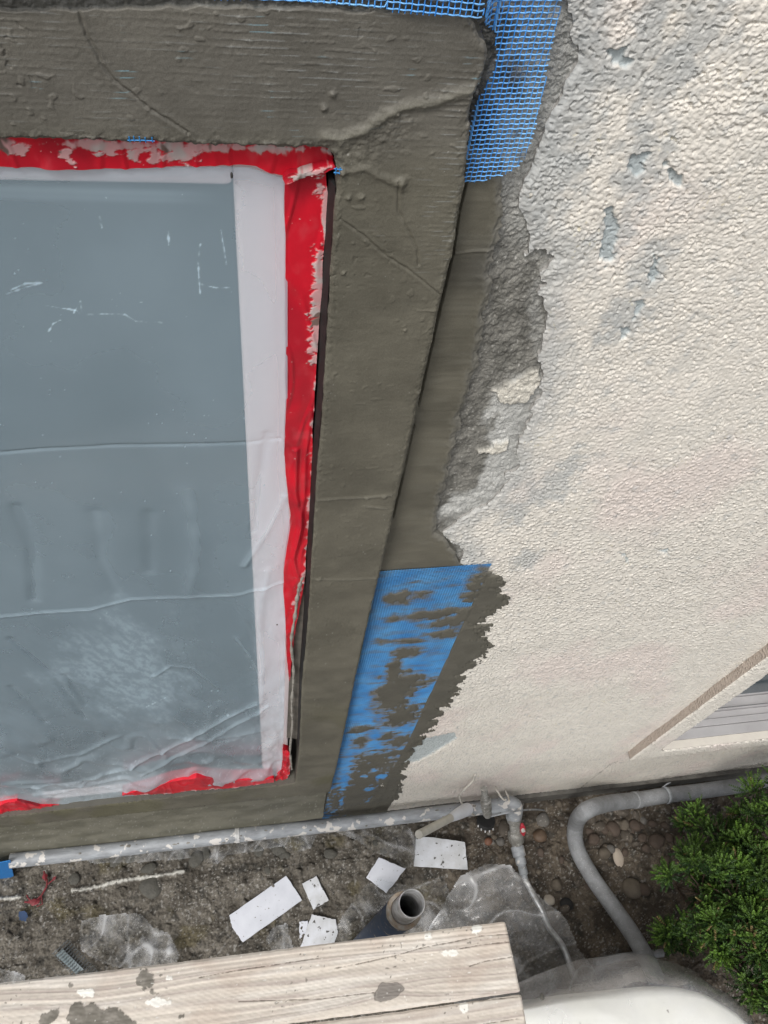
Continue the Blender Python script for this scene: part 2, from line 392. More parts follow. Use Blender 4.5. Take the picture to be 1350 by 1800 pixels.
PB = [(800, 250), (880, 285), (883, 330), (877, 400), (862, 470), (851, 560), (836, 640), (813, 710), (801, 765), (786, 830), (770, 880), (764, 935), (788, 950), (806, 985), (826, 1000),
      (862, 1003), (878, 1012), (872, 1034), (884, 1052), (852, 1080), (845, 1104), (862, 1130), (832, 1170), (800, 1215), (772, 1258), (738, 1298), (712, 1335), (706, 1368), (694, 1402), (676, 1432),
      (560, 1445), (575, 1390), (600, 1250), (640, 1050), (700, 800), (760, 500)]
BC_POLY = wpts(PB, -.001)
STB = wpts([(985, -160), (985, 0), (1003, 60), (1010, 110), (988, 160), (965, 200), (957, 250), (940, 300), (927, 340), (922, 400), (940, 440),
            (972, 456), (960, 490), (942, 520), (946, 560), (955, 620), (961, 650), (952, 690), (930, 720), (916, 760), (908, 800), (900, 850),
            (872, 880), (835, 895), (806, 918), (784, 940), (812, 958), (812, 982), (826, 1000)])
ST_POLY = STB + wpts([(800, 1010), (780, 1100), (720, 1250), (640, 1400)]) + [(.22, -.045), (4.6, -.045), (4.6, 4.0), (STB[0][0], 4.0)]
CHIPS = [wpts(p) for p in ([(1063, 366), (1076, 362), (1087, 388), (1083, 430), (1078, 462), (1062, 466), (1055, 440), (1064, 404)],
                           [(1148, 440), (1160, 455), (1152, 490), (1140, 500), (1143, 468)], [(1120, 530), (1132, 528), (1126, 548), (1112, 560)],
                           [(1092, 575), (1108, 572), (1104, 592), (1090, 598)], [(1112, 272), (1140, 268), (1132, 300), (1118, 318), (1106, 300)],
                           [(714, 1322), (742, 1300), (798, 1286), (803, 1298), (772, 1318), (736, 1338), (708, 1345)],
                           [(1170, 285), (1190, 300), (1196, 322), (1180, 318)], [(1075, 90), (1100, 85), (1110, 110), (1085, 125)], [(1086, 969), (1101, 973), (1105, 990), (1097, 979)], [(1153, 967), (1173, 965), (1178, 979), (1167, 971)])]
SCK = wpts([(1085, 1338), (1075, 1342), (1060, 1353), (1045, 1365), (1028, 1380), (1018, 1388)])
GREY = [(1130, 290, .035), (970, 858, .045), (1002, 822, .035), (950, 872, .03), (955, 330, .05), (960, 250, .06), (985, 200, .05), (1010, 130, .04), (1140, 470, .035), (1100, 560, .04),
        (905, 905, .035), (925, 985, .035), (1075, 420, .03), (1130, 85, .035), (1180, 120, .04), (1240, 60, .03)]
def greymask(X, Z):
    g = np.zeros_like(X)
    for u, v, r in GREY:
        p = W(u, v); g = np.maximum(g, 1 - np.hypot((X - p[0]) / r, (Z - p[2]) / (r * 1.5)))
    return g + .28 * fbm(X * 70, Z * 50, 3, 39) * (g > -.6)
def st_sdf(X, Z):
    w = .012 * fbm(X * 22, Z * 14, 4, 3, .6)
    d = polysdf(X, Z, ST_POLY); near = np.exp(-(np.maximum(-Z - .04, 0) * 0)) * sst(.0, .12, Z + .045)
    op = np.minimum(np.minimum(X - xI - .003, 3.0 - X), np.minimum(Z - zI + .001, zT - .103 - Z))
    return np.maximum(d + w * near * sst(.0, .05, .5 - np.abs(d)) + .0012 * fbm(X * 160, Z * 160, 2, 8), op)
def chipmask(X, Z):
    c = np.full(X.shape, 1.0)
    wob = .004 * fbm(X * 90, Z * 90, 3, 21)
    for p in CHIPS: c = np.minimum(c, polysdf(X, Z, p) + wob)
    return sst(.0008, -.0012, c)
def st_blob(X, Z):
    wx = X + .003 * perlin(X * 70, Z * 70, 40); wz = Z + .003 * perlin(X * 70, Z * 70, 41)
    lo = sst(1.9, 1.3, Z)
    def lump(x, y, sd): return np.clip(1.05 - 1.9 * worley(x, y, sd) ** 2, 0, 1)
    a = lump(wx * 165, wz * 175, 5) + .5 * lump(wx * 300, wz * 320, 6)
    b = lump(wx * 135, wz * 78, 7) + .45 * lump(wx * 230, wz * 150, 8)
    return (a * (1 - lo) + b * lo) * 1.3 - .75 + .30 * perlin(X * 28, Z * 28, 4)
def st_h(X, Z, S):
    ck = chipmask(X, Z); g = greymask(X, Z)
    n = st_blob(X, Z); dens = .12 * fbm(X * 6, Z * 6, 2, 9)
    b = np.clip((n + .75 + dens) * .62, 0, 1.2)
    far = sst(.9, 2.4, Z)
    amp = (.0012 + .00025 * far + .0011 * sst(2.0, 1.3, Z)) * (.65 + .45 * perlin(X * 9, Z * 9, 35)) * (1 - .9 * sst(.004, -.004, polysdf(X, Z, BC_POLY)) * sst(1.7, 1.6, Z)) * (1 - .75 * sst(.1, .6, g))
    worn = sst(.3, .7, perlin(X * 30, Z * 60, 13) + .6 * perlin(X * 8, Z * 8, 14) + .25)
    rough = .0009 * fbm(X * 300, Z * 300, 2, 15) * (.5 + worn)
    pit = sst(.40, .55, perlin(X * 190, Z * 240, 33)) * sst(-.1, .3, g + .45 * far * (.4 + perlin(X * 9, Z * 9, 31)))
    lip = -sst(-.010, -.000, S) * .0022
    h = amp * b + rough - .0022 * pit + lip + .0025 * fbm(X * 4, Z * 4, 2, 34)
    h = h - .004 * np.exp(-(np.maximum(pldist(X, Z, SCK) + .003 * perlin(X * 60, Z * 40, 36), 0) / .0022) ** 2)
    return h - ck * (.0032 + amp * b * .8)
def st_c(X, Z, S):
    c = mix(C_ST, C_STP, sst(.0, .7, fbm(X * 5, Z * 3, 3, 50)))
    g = sst(.05, .75, greymask(X, Z) + .45 * fbm(X * 60, Z * 60, 3, 51))
    far = sst(1.3, 2.4, Z)
    g2 = sst(.15, .8, fbm(X * 34, Z * 34, 4, 52) + .25 * far - .1) * (.15 + .55 * far) * (1 - sst(.45, 1.0, X))
    c = mix(c, C_GRY, np.clip(g * .60 + g2 * .26, 0, .75))
    n = st_blob(X, Z)
    c = mix(c, (.50, .48, .44), .35 * sst(-.3, -.85, n))          # darker in the low spots between lumps
    e = sst(-.05, -.0, S + .012 * fbm(X * 60, Z * 40, 3, 55)) * sst(1.1, 1.6, Z)
    c = mix(c, (.44, .45, .44), e * .75)
    ck = chipmask(X, Z)
    c = mix(c, (.41, .46, .47), ck * .9)
    c = mix(c, (.20, .185, .16), .8 * np.exp(-(np.maximum(pldist(X, Z, SCK) + .003 * perlin(X * 60, Z * 40, 36), 0) / .0022) ** 2))
    yel = sst(.5, .62, perlin(X * 260, Z * 260, 60)) * sst(.35, .6, perlin(X * 18, Z * 18, 61))
    return np.concatenate([mix(c, (.55, .48, .25), yel * .4), (.22 + .63 * sst(2.15, 1.5, Z))[..., None]], -1)
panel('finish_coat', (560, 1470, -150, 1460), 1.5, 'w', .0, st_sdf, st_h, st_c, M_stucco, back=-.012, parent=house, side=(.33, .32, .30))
# the same coat carried on beyond what the photo shows
mb = MB(); mb.box((3.0, -.0005, -.045), (5.0, .053, 4.2)); mb.box((.45, .0125, -.044), (xI - .002, .053, 4.2)); mb.box((xI - .0015, .013, zT - .1), (2.999, .053, 4.2)); mb.box((xI - .0015, .013, -.044), (2.999, .053, zI - .035)); mb.box((-1.6, .02, 2.62), (.449, .053, 4.2)); mb.build('upper_coat', pmat('plain_stucco', C_ST, C_STP, 8, .9, bscale=170, bstr=1, bdist=.005), house, smooth=False)
mb = MB(); mb.box((xL + .003, -SY + .0035, 1.0), (xI - .003, .012, zT)); mb.box((xI - .0025, -SY + .0035, zT - .098), (2.999, .012, zT)); mb.box((xL + .5, -SY + .0035, zB + .004), (2.999, .012, zI - .004)); mb.build('surround_core', pmat('surround_stucco', C_ST, C_STP, 8, .9, bscale=170, bstr=1, bdist=.005), house, smooth=False)

# scratch coat under everything: rough sandy brown coat
RB = wpts([(885, 300), (876, 400), (860, 470), (850, 560), (836, 640), (812, 710), (800, 765), (785, 830), (768, 880), (762, 935), (700, 985), (640, 1000)])
FLAKE = [wpts(p) for p in ([(868, 690), (905, 672), (950, 650), (948, 690), (920, 712), (905, 716), (885, 712)], [(845, 798), (870, 785), (893, 780), (890, 796), (868, 802)], [(925, 320), (945, 330), (940, 372), (922, 352)])]
def sc_h(X, Z, S):
    n = fbm(X * 60, Z * 60, 5, 70, .62)
    tool = .0012 * perlin(X * 6, Z * 46, 71)
    e = pldist(X, Z, RB); ridge = .003 * np.exp(-(e / .006) ** 2)
    fl = np.full(X.shape, 1.0)
    for p in FLAKE: fl = np.minimum(fl, polysdf(X, Z, p) + .005 * fbm(X * 70, Z * 70, 3, 77))
    sm = sst(.03, .0, np.abs(S))
    return -.0058 + .0011 * fbm(X * 120, Z * 120, 5, 78, .75) + .0006 * n + .0007 * perlin(X * 280, Z * 280, 72) + tool + ridge + .0045 * sst(.002, -.001, fl)
def sc_c(X, Z, S):
    n = fbm(X * 45, Z * 30, 4, 73)
    c = mix(C_ROUGHD, C_ROUGH, sst(-.5, .5, n + .25 * perlin(X * 200, Z * 200, 74)))
    c = mix(c, (.07, .07, .066), .75 * sst(2.30, 2.36, Z) * sst(.265, .235, X))
    d = pldist(X, Z, STB)
    zone = sst(2.10, 2.05, Z) * sst(1.78, 1.84, Z) + .35 * sst(2.2, 2.35, Z)
    w = sst(.052, .026, d + .02 * fbm(X * 30, Z * 30, 3, 75)) * zone
    c = mix(c, (.50, .50, .475), np.clip(w * 1.7, 0, 1) * .92)
    edge = sst(.014, .0, d + .006 * fbm(X * 90, Z * 90, 2, 79)); c = mix(c, (.34, .34, .32), edge * .6)
    fl = np.full(X.shape, 1.0)
    for p in FLAKE: fl = np.minimum(fl, polysdf(X, Z, p) + .005 * fbm(X * 70, Z * 70, 3, 77))
    c = mix(c, (.60, .57, .50), sst(.001, -.002, fl))
    sp = sst(.52, .62, perlin(X * 300, Z * 300, 76)); return mix(c, (.42, .41, .38), sp * .6)
panel('scratch_coat', (640, 1080, -150, 1060), 1.6, 'w', .0, lambda X, Z: X * 0 - 1., sc_h, sc_c, M_scratch, parent=house, snap=False)

# ---- smooth grey patch right of the trim, and the lower patch holding the lower mesh
SMEAR = [(705, 1044, 26, 12, .9), (690, 1048, 16, 10, 1), (740, 1040, 12, 5, .6), (835, 1020, 14, 24, .9), (828, 1042, 16, 14, .9), (760, 1075, 60, 9, 1.), (815, 1078, 32, 9, 1.), (795, 1088, 40, 8, 1.),
         (690, 1082, 12, 6, .9), (770, 1112, 34, 6, .7), (710, 1122, 40, 4, .7), (785, 1108, 20, 7, .8), (716, 1142, 22, 11, 1.2), (692, 1172, 14, 22, 1.3), (690, 1215, 34, 30, 1.5), (720, 1192, 30, 10, .9),
         (705, 1255, 34, 18, 1.2), (740, 1195, 20, 8, .7), (640, 1278, 22, 6, .9), (632, 1300, 12, 10, .9), (680, 1292, 14, 8, 1), (700, 1300, 20, 10, .8), (655, 1330, 34, 12, 1), (690, 1322, 28, 7, .9),
         (650, 1360, 45, 22, 2), (620, 1395, 45, 28, 2), (680, 1385, 40, 30, 2), (640, 1420, 60, 16, 2), (700, 1350, 20, 20, 1.6), (660, 1345, 50, 14, 1.3)]
BARE = [(655, 1352, 12, 6), (668, 1362, 16, 7), (640, 1362, 10, 4), (650, 1384, 18, 4), (672, 1378, 10, 5), (604, 1372, 9, 22), (600, 1405, 6, 10), (652, 1422, 9, 5), (668, 1428, 8, 5), (660, 1396, 8, 3), (605, 1350, 8, 18)]
def smear(X, Z):
    s = np.full(X.shape, -.62); wq = .38 * fbm(X * 70, Z * 30, 3, 88) + .2 * perlin(X * 20, Z * 110, 89); wb = .55 * fbm(X * 85, Z * 34, 3, 87)
    for u, v, a, b_, k in SMEAR:
        p = W(u, v); q = W(u + a, v); r = W(u, v + b_)
        s = np.maximum(s, k * .9 * (1 - wq - np.hypot((X - p[0]) / (q[0] - p[0]), (Z - p[2]) / (p[2] - r[2]))))
    s = np.maximum(s, -.62)
    for u, v, a, b_ in BARE:
        p = W(u, v); q = W(u + a, v); r = W(u, v + b_)
        s = s - 1.9 * np.clip(1.1 - wb - np.hypot((X - p[0]) / (q[0] - p[0]), (Z - p[2]) / (p[2] - r[2])), 0, 1)
    return s + .34 * fbm(X * 34, Z * 40, 5, 90, .68) + .30 * perlin(X * 12, Z * 75, 95)
def low(Z): return sst(1.66, 1.60, Z)
MESH_X0, MESH_X1, MESH_Z1 = .188, .362, 1.672
def bc_sdf(X, Z):
    a = low(Z); d = polysdf(X, Z, BC_POLY)
    w1 = .004 * fbm(X * 50, Z * 50, 4, 91, .6)
    w2 = .020 * fbm(X * 16, Z * 26, 5, 92, .65) + .016 * fbm(X * 22, Z * 150, 4, 93, .6)
    right = sst(.24, .27, X) * sst(.05, .16, Z)
    return d + w1 * (1 - a) + w2 * a * right
def bc_h(X, Z, S):
    trowel = .00030 * fbm(X * 9, Z * 16, 3, 94) + .00025 * perlin(X * 20, Z * 200, 97)
    a = low(Z); inm = sst(-.004, .004, X - MESH_X0) * sst(-.004, .004, MESH_X1 - X) * sst(-.002, .002, MESH_Z1 - Z)
    s = smear(X, Z)
    hm = .0006 + .0046 * sst(-.22, .38, s) + .0004 * perlin(X * 90, Z * 200, 98)
    h = .0032 * sst(.0, -.006, S) + trowel + .0012 * sst(-.014, -.002, S) * (1 - a)
    h = h * (1 - .0) + a * .0008
    h = h - .011 * sst(.0011, .0002, pldist(X, Z, GAP) + .0010 * fbm(X * 60, Z * 18, 3, 96)) * sst(1.72, 1.78, Z)
    d1 = pldist(X, Z, BG1); h = h + .0010 * np.exp(-(d1 / .0014) ** 2)
    return h * (1 - inm) + hm * inm
GAP = wpts([(821, 318), (810, 362), (798, 440), (770, 560), (741, 690), (710, 830), (690, 910)], -.004)
BG1 = wpts([(800, 440), (830, 436), (872, 434)])
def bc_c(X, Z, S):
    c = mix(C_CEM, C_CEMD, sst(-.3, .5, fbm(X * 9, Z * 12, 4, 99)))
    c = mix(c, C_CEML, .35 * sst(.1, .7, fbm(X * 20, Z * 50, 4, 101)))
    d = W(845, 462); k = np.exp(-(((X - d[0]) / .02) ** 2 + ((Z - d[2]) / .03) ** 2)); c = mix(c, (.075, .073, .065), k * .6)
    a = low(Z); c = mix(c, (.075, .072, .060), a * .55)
    e = sst(-.010, -.001, S) * (1 - a); return mix(c, C_ROUGH, e * .5)
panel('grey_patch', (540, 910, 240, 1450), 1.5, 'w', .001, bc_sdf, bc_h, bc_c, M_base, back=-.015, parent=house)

# ---- trim round the window: foam band skim-coated in cement
TY = .028
T_OUT = wpts([(-160, -170), (826, -170), (826, 24), (834, 42), (856, 80), (860, 104), (846, 140), (832, 165), (828, 200), (823, 260), (819, 318), (808, 362), (796, 440), (768, 560), (739, 690),
              (708, 830), (676, 975), (655, 1060), (634, 1150), (612, 1255), (594, 1340), (580, 1394), (0, 1456), (-160, 1474)], -TY)
T_IN = wpts([(-160, 240), (0, 248), (60, 246), (200, 250), (330, 254), (400, 258), (480, 260), (560, 262), (576, 262), (590, 276), (594, 300), (592, 335), (587, 400), (577, 550), (569, 700), (558, 825), (550, 950),
             (541, 1100), (531, 1200), (526, 1317), (519, 1378), (0, 1437), (-160, 1456)], -TY)
LIP = wpts([(575, 240), (600, 243), (640, 228), (662, 212), (700, 192), (730, 184), (770, 178), (800, 166), (832, 160)], -TY)
LIP2 = wpts([(600, 305), (640, 295), (665, 310), (700, 322), (708, 318)], -TY)
CRK = [wpts(p, -TY) for p in ([(135, 5), (142, 30), (152, 62), (172, 95), (178, 112), (200, 140), (232, 165), (262, 190), (330, 232)],
                              [(598, 385), (640, 415), (672, 445), (720, 475), (775, 520)], [(700, 318), (700, 370), (715, 400), (734, 440), (736, 465)])]
SEAM = [wpts(p, -TY) for p in ([(552, 880), (600, 876), (650, 874), (688, 870)], [(640, 890), (680, 894)], [(545, 1018), (600, 1019), (668, 1016)])]
CL = [(635, 347, 5), (707, 322, 9), (675, 874, 6), (560, 1018, 8), (612, 347, 4), (735, 690, 5), (585, 165, 5), (645, 875, 5), (604, 480, 3), (712, 580, 3), (600, 300, 5), (700, 200, 3), (570, 190, 4)]
def t_sdf(X, Z):
    d = np.maximum(polysdf(X, Z, T_OUT), -polysdf(X, Z, T_IN))
    top = sst(2.30, 2.36, Z)
    return d + .0012 * fbm(X * 120, Z * 120, 3, 110) * (.35 + top) + .0008 * fbm(X * 30, Z * 30, 2, 111)
def t_print(X, Z):
    """how strongly the embedded mesh telegraphs through the skim coat"""
    m = sst(2.335, 2.41, Z) * sst(.25, -.05, -X * .2) * (.55 + .6 * perlin(X * 9, Z * 14, 112))
    d = pldist(X, Z, T_OUT[7:13]); m = np.maximum(m, sst(.050, .012, d) * sst(2.0, 2.12, Z) * .8)
    m = np.maximum(m, .35 * sst(.1, .6, perlin(X * 8, Z * 22, 113)) * sst(2.2, 2.3, Z))
    return np.clip(m, 0, 1)
PITCH = .0046
CT = wpts([(-160, 24), (140, 20), (300, 15), (500, 17), (640, 22), (790, 26), (826, 36), (850, 50)], -TY)
def t_bare(X, Z):
    """the strip above the skim coat where only the bedding and bare mesh show"""
    zl = np.interp(X, [p[0] for p in CT], [p[1] for p in CT])
    return sst(.0, .0012, Z - zl - .0016 * fbm(X * 55, Z * 55, 3, 105))
def t_h(X, Z, S):
    m = t_print(X, Z); zz = Z + .0006 * perlin(X * 25, Z * 10, 114)
    rz = np.clip(np.cos(zz * 2 * math.pi / PITCH) * 1.0, -.2, 1); rx = np.clip(np.cos(X * 2 * math.pi / PITCH), 0, 1)
    brk = sst(-.35, .35, perlin(X * 42, np.round(Z / PITCH) * 3.7, 108)); h = (.00034 + .00018 * sst(2.36, 2.42, Z)) * m * rz * brk * (.5 + .5 * rx + .4 * perlin(X * 60, Z * 60, 115))
    # horizontal trowel drag
    h = h + .00010 * perlin(X * 40, Z * 230, 116) + .00012 * perlin(X * 90, Z * 120, 106) + .0005 * fbm(X * 9, Z * 14, 3, 117) + .00012 * perlin(X * 300, Z * 300, 118)
    h = h + .0006 * sst(.42, .6, perlin(X * 130, Z * 150, 119)) * sst(-.1, .4, perlin(X * 12, Z * 12, 120))
    h = h - .0009 * sst(.5, .62, perlin(X * 170, Z * 170, 121)) * sst(.1, .5, perlin(X * 10, Z * 10, 122))
    d = pldist(X, Z, LIP) + .0012 * fbm(X * 90, Z * 90, 3, 123); h = h + .0028 * np.exp(-(d / .0042) ** 2)
    d = pldist(X, Z, LIP2) + .0012 * fbm(X * 90, Z * 90, 3, 124); h = h + .0016 * np.exp(-(d / .0030) ** 2)
    zone = sst(.03, .0, pldist(X, Z, wpts([(610, 270), (650, 250), (690, 225)], -TY))); h = h + zone * .0011 * fbm(X * 110, Z * 110, 4, 125, .6)
    for k in CRK:
        d = pldist(X, Z, k) + .0006 * fbm(X * 120, Z * 120, 2, 126); h = h - .0011 * np.exp(-(d / .0010) ** 2) + .0004 * np.exp(-((d - .002) / .002) ** 2)
    for k in SEAM:
        d = pldist(X, Z, k) + .0010 * fbm(X * 80, Z * 120, 3, 127); h = h + .0013 * np.exp(-(np.maximum(d, 0) / .0022) ** 2)
    for u, v, r in CL:
        p = W(u, v, -TY); rr = r * .0005; d = np.hypot(X - p[0], (Z - p[2])) / rr + .5 * fbm(X * 200, Z * 200, 2, 128); h = h + .0022 * np.exp(-np.clip(d, 0, 9) ** 2)
    tb = t_bare(X, Z); h = h * (1 - .5 * tb) - .0024 * tb + tb * .0010 * fbm(X * 200, Z * 200, 3, 107)
    ed = sst(-.010, -.001, S); h = h + ed * (.0010 * fbm(X * 140, Z * 110, 3, 129, .6) - .0002) - .0022 * sst(-.0028, .0, S)
    return h
def t_c(X, Z, S):
    c = mix(C_CEM, C_CEMD, sst(-.4, .5, fbm(X * 8, Z * 9, 4, 130)))
    m = t_print(X, Z)
    top = sst(2.33, 2.40, Z); c = mix(c, (.125, .118, .106), .55 * top)
    wet = sst(.1, .6, fbm(X * 7, Z * 3.2, 3, 132) + .1) * sst(1.3, .9, Z); c = mix(c, (.105, .100, .055), wet * .6)
    rz = np.cos((Z + .0006 * perlin(X * 25, Z * 10, 114)) * 2 * math.pi / PITCH); dash = sst(.7, .95, rz) * sst(.2, .62, perlin(X * 55, np.floor(Z / PITCH) * 1.7, 133) + .25 * m)
    c = mix(c, (.28, .29, .28), dash * m * .75)
    bl = dash * sst(.45, .6, perlin(X * 22, np.floor(Z / PITCH) * .9, 134)) * sst(2.36, 2.42, Z); c = mix(c, (.22, .42, .50), bl * .7)
    d = pldist(X, Z, LIP) ; c = mix(c, C_CEML, .8 * np.exp(-(d / .004) ** 2))
    for k in SEAM: c = mix(c, C_CEML, .6 * np.exp(-(pldist(X, Z, k) / .002) ** 2))
    sp = sst(.74, .78, perlin(X * 420, Z * 420, 135)) * sst(.1, .4, perlin(X * 15, Z * 15, 136)); c = mix(c, (.35, .34, .31), sp * .7)
    return mix(c, (.075, .075, .068), t_bare(X, Z) * .8)
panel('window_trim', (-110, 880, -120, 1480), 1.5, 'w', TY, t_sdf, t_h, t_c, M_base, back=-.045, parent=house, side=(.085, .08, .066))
# ---- thin slot and flared cement band beneath the trim
SK = wpts([(-160, 1471), (0, 1453), (576, 1391), (569, 1424), (568, 1434), (0, 1512), (-160, 1530)], -.020)
def sk_h(X, Z, S): return -.004 + .022 * sst(.29, -.05, Z) + .0004 * fbm(X * 12, Z * 50, 4, 140) + .0002 * perlin(X * 200, Z * 200, 141)
def sk_c(X, Z, S):
    c = mix((.17, .162, .125), (.12, .115, .085), sst(-.4, .5, fbm(X * 10, Z * 14, 4, 142)))
    return mix(c, (.30, .29, .26), .8 * sst(.6, .68, perlin(X * 220, Z * 120, 143)))
panel('base_band', (-110, 600, 1370, 1530), 1.5, 'w', .016, lambda X, Z: polysdf(X, Z, SK) + .001 * fbm(X * 60, Z * 60, 2, 144), sk_h, sk_c, M_base, back=-.03, parent=house)

# ------------------------------------------------------------------ covered window: frame and glass set in the wall
gA = W(410, 325, -.002); gZ0 = W(465, 1366, -.002)[2]
wx1 = .088; wz1 = W(300, 262, 0)[2]; wz0 = W(300, 1392, 0)[2]; gx1 = gA[0]; gz1 = gA[2] - .005
mb = MB()
mb.box((gx1, .002, wz0 - .03), (.064, .05, wz1 + .03)); mb.box((-1.3, .002, gz1), (gx1, .05, wz1 + .03)); mb.box((-1.3, .002, wz0 - .03), (gx1, .05, gZ0))
mb.box((-1.42, .002, wz0 - .03), (-1.3, .05, wz1 + .03))
win = mb.build('window', M_frame, house, bevel=.006, smooth=False)
win.modifiers['bevel'].segments = 4
mb = MB(); mb.box((-1.3, .020, gZ0), (gx1, .030, gz1)); mb.build('glass', M_glass, win, smooth=False)
mb = MB(); mb.box((-1.42, .034, wz0 - .06), (.10, .054, wz1 + .06)); mb.build('gap_shade', M_black, win, smooth=False)  # black backing that paints the depth of the frame gap as shade
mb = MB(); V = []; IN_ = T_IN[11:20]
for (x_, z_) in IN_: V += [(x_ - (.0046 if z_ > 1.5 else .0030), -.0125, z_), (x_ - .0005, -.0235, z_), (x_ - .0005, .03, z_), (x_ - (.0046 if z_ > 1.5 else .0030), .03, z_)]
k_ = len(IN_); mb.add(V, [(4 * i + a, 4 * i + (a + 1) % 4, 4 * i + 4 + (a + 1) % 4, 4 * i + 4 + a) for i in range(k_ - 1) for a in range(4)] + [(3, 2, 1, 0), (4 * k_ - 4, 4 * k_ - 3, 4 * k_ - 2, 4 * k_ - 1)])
mb.build('reveal_shade', M_black, win, smooth=False)  # black strip painting the unlit gap along the trim reveal
mb = MB(); V = []; IN2 = T_IN[16:20]
for (x_, z_) in IN2: V += [(.060, .0015, z_), (x_ - .0031, -.004, z_), (x_ - .0031, .03, z_), (.060, .03, z_)]
k_ = len(IN2); mb.add(V, [(4 * i + a, 4 * i + (a + 1) % 4, 4 * i + 4 + (a + 1) % 4, 4 * i + 4 + a) for i in range(k_ - 1) for a in range(4)] + [(3, 2, 1, 0), (4 * k_ - 4, 4 * k_ - 3, 4 * k_ - 2, 4 * k_ - 1)])
mb.build('filler_strip', pmat('filler', (.16, .14, .12), (.10, .095, .08), 40, .8), win, smooth=False)

# ------------------------------------------------------------------ milky plastic sheet over the window
SH = wpts([(-160, 286), (0, 288), (200, 290), (400, 288), (440, 290), (480, 304), (503, 308), (505, 500), (505, 700), (500, 800), (506, 880), (512, 950), (500, 1010), (502, 1100), (500, 1200), (498, 1310), (494, 1352), (478, 1367),
           (430, 1374), (360, 1386), (250, 1397), (120, 1413), (60, 1424), (0, 1432), (-160, 1450)], -.006)
FOLDS = [(wpts([(-60, 792), (0, 792), (80, 786), (200, 780), (330, 778), (440, 774), (490, 768)], -.006), -.0022, .0022, .02),
         (wpts([(0, 1080), (80, 1072), (160, 1068), (230, 1050), (330, 1046), (420, 1042), (500, 1020)], -.006), .003, .003, .22),
         (wpts([(60, 1375), (140, 1365), (220, 1345), (300, 1305), (380, 1265), (450, 1232)], -.006), .006, .007, .30),
         (wpts([(0, 1372), (60, 1375), (140, 1372), (230, 1385)], -.006), .004, .005, .20),
         (wpts([(300, 1290), (380, 1290), (470, 1280)], -.006), .003, .006, .12),
         (wpts([(470, 1240), (400, 1275), (330, 1312), (250, 1352)], -.006), .006, .005, .14), (wpts([(270, 1185), (300, 1168), (340, 1172), (385, 1205)], -.006), .003, .004, .08),
         (wpts([(415, 1120), (440, 1150), (462, 1195)], -.006), .003, .005, .07), (wpts([(-20, 1300), (60, 1330), (140, 1322), (210, 1290)], -.006), .004, .006, .09), (wpts([(330, 1302), (400, 1294), (470, 1284)], -.006), .002, .003, .10),
         (wpts([(20, 1120), (90, 1180), (150, 1260)], -.006), -.003, .006, -.03), (wpts([(170, 900), (180, 980), (210, 1040)], -.006), -.002, .012, .04), (wpts([(330, 860), (345, 960), (330, 1040)], -.006), .002, .014, .05),
         (wpts([(60, 1390), (120, 1385), (180, 1352)], -.006), .004, .005, .10),
         (wpts([(470, 1000), (455, 1080), (462, 1170), (455, 1260)], -.006), .004, .008, .10),
         (wpts([(470, 760), (455, 850), (448, 930)], -.006), -.003, .005, .03),
         (wpts([(500, 870), (470, 930), (430, 990)], -.006), .003, .005, .10),
         (wpts([(30, 890), (55, 960), (60, 1050)], -.006), -.003, .008, -.02),
         (wpts([(115, 1185), (150, 1235)], -.006), -.003, .006, -.04), (wpts([(20, 1205), (80, 1265)], -.006), -.003, .006, -.04),
         (wpts([(260, 900), (262, 1000)], -.006), -.002, .009, -.02)]
SCR = [wpts(p, -.006) for p in ([(80, 532), (110, 537), (135, 540), (142, 548), (185, 546), (220, 548), (240, 560), (285, 562)], [(130, 545), (142, 524), (144, 546)], [(352, 425), (348, 455), (350, 490), (352, 512)],
                                [(355, 495), (380, 501), (404, 501)], [(20, 505), (45, 494), (75, 492), (40, 502), (12, 512)], [(86, 578), (94, 564), (106, 558)], [(0, 742), (8, 744)], [(295, 402), (297, 425)], [(388, 400), (398, 460)],
                                [(175, 375), (180, 395)], [(330, 1215), (380, 1210), (400, 1215)], [(360, 1242), (385, 1228), (400, 1232)], [(370, 1255), (405, 1252)], [(250, 1240), (290, 1222)])]
def sh_h(X, Z, S):
    lowr = sst(1.35, .7, Z)
    h = .003 + .0012 * fbm(X * 4, Z * 3, 3, 150) + lowr * (.012 * fbm(X * 5 + Z * 1.2, Z * 2.6 - X * 1.4, 3, 151) + .008) * sst(0, -.05, S)
    rd = 1 - np.abs(fbm(X * 9 - Z * 2, Z * 5 + X * 4, 2, 152)) * 2.2
    h = h + lowr * .0045 * sst(.3, 1, rd) + sst(1.75, 1.3, Z) * .0016 * fbm(X * 18 + Z * 5, Z * 3, 3, 149)
    for p, a, w, _ in FOLDS: h = h + a * np.exp(-(pldist(X, Z, p) / w) ** 2) * (.7 + .3 * perlin(X * 20, Z * 20, 153))
    right = sst(-.045, .0, X - .01) * sst(1.9, 1.3, Z); h = h + right * .004 * fbm(X * 22, Z * 7, 3, 154)
    h = .003 + (h - .003) * (.25 + .75 * sst(.48, .68, Z))
    return np.maximum(h, .0008)
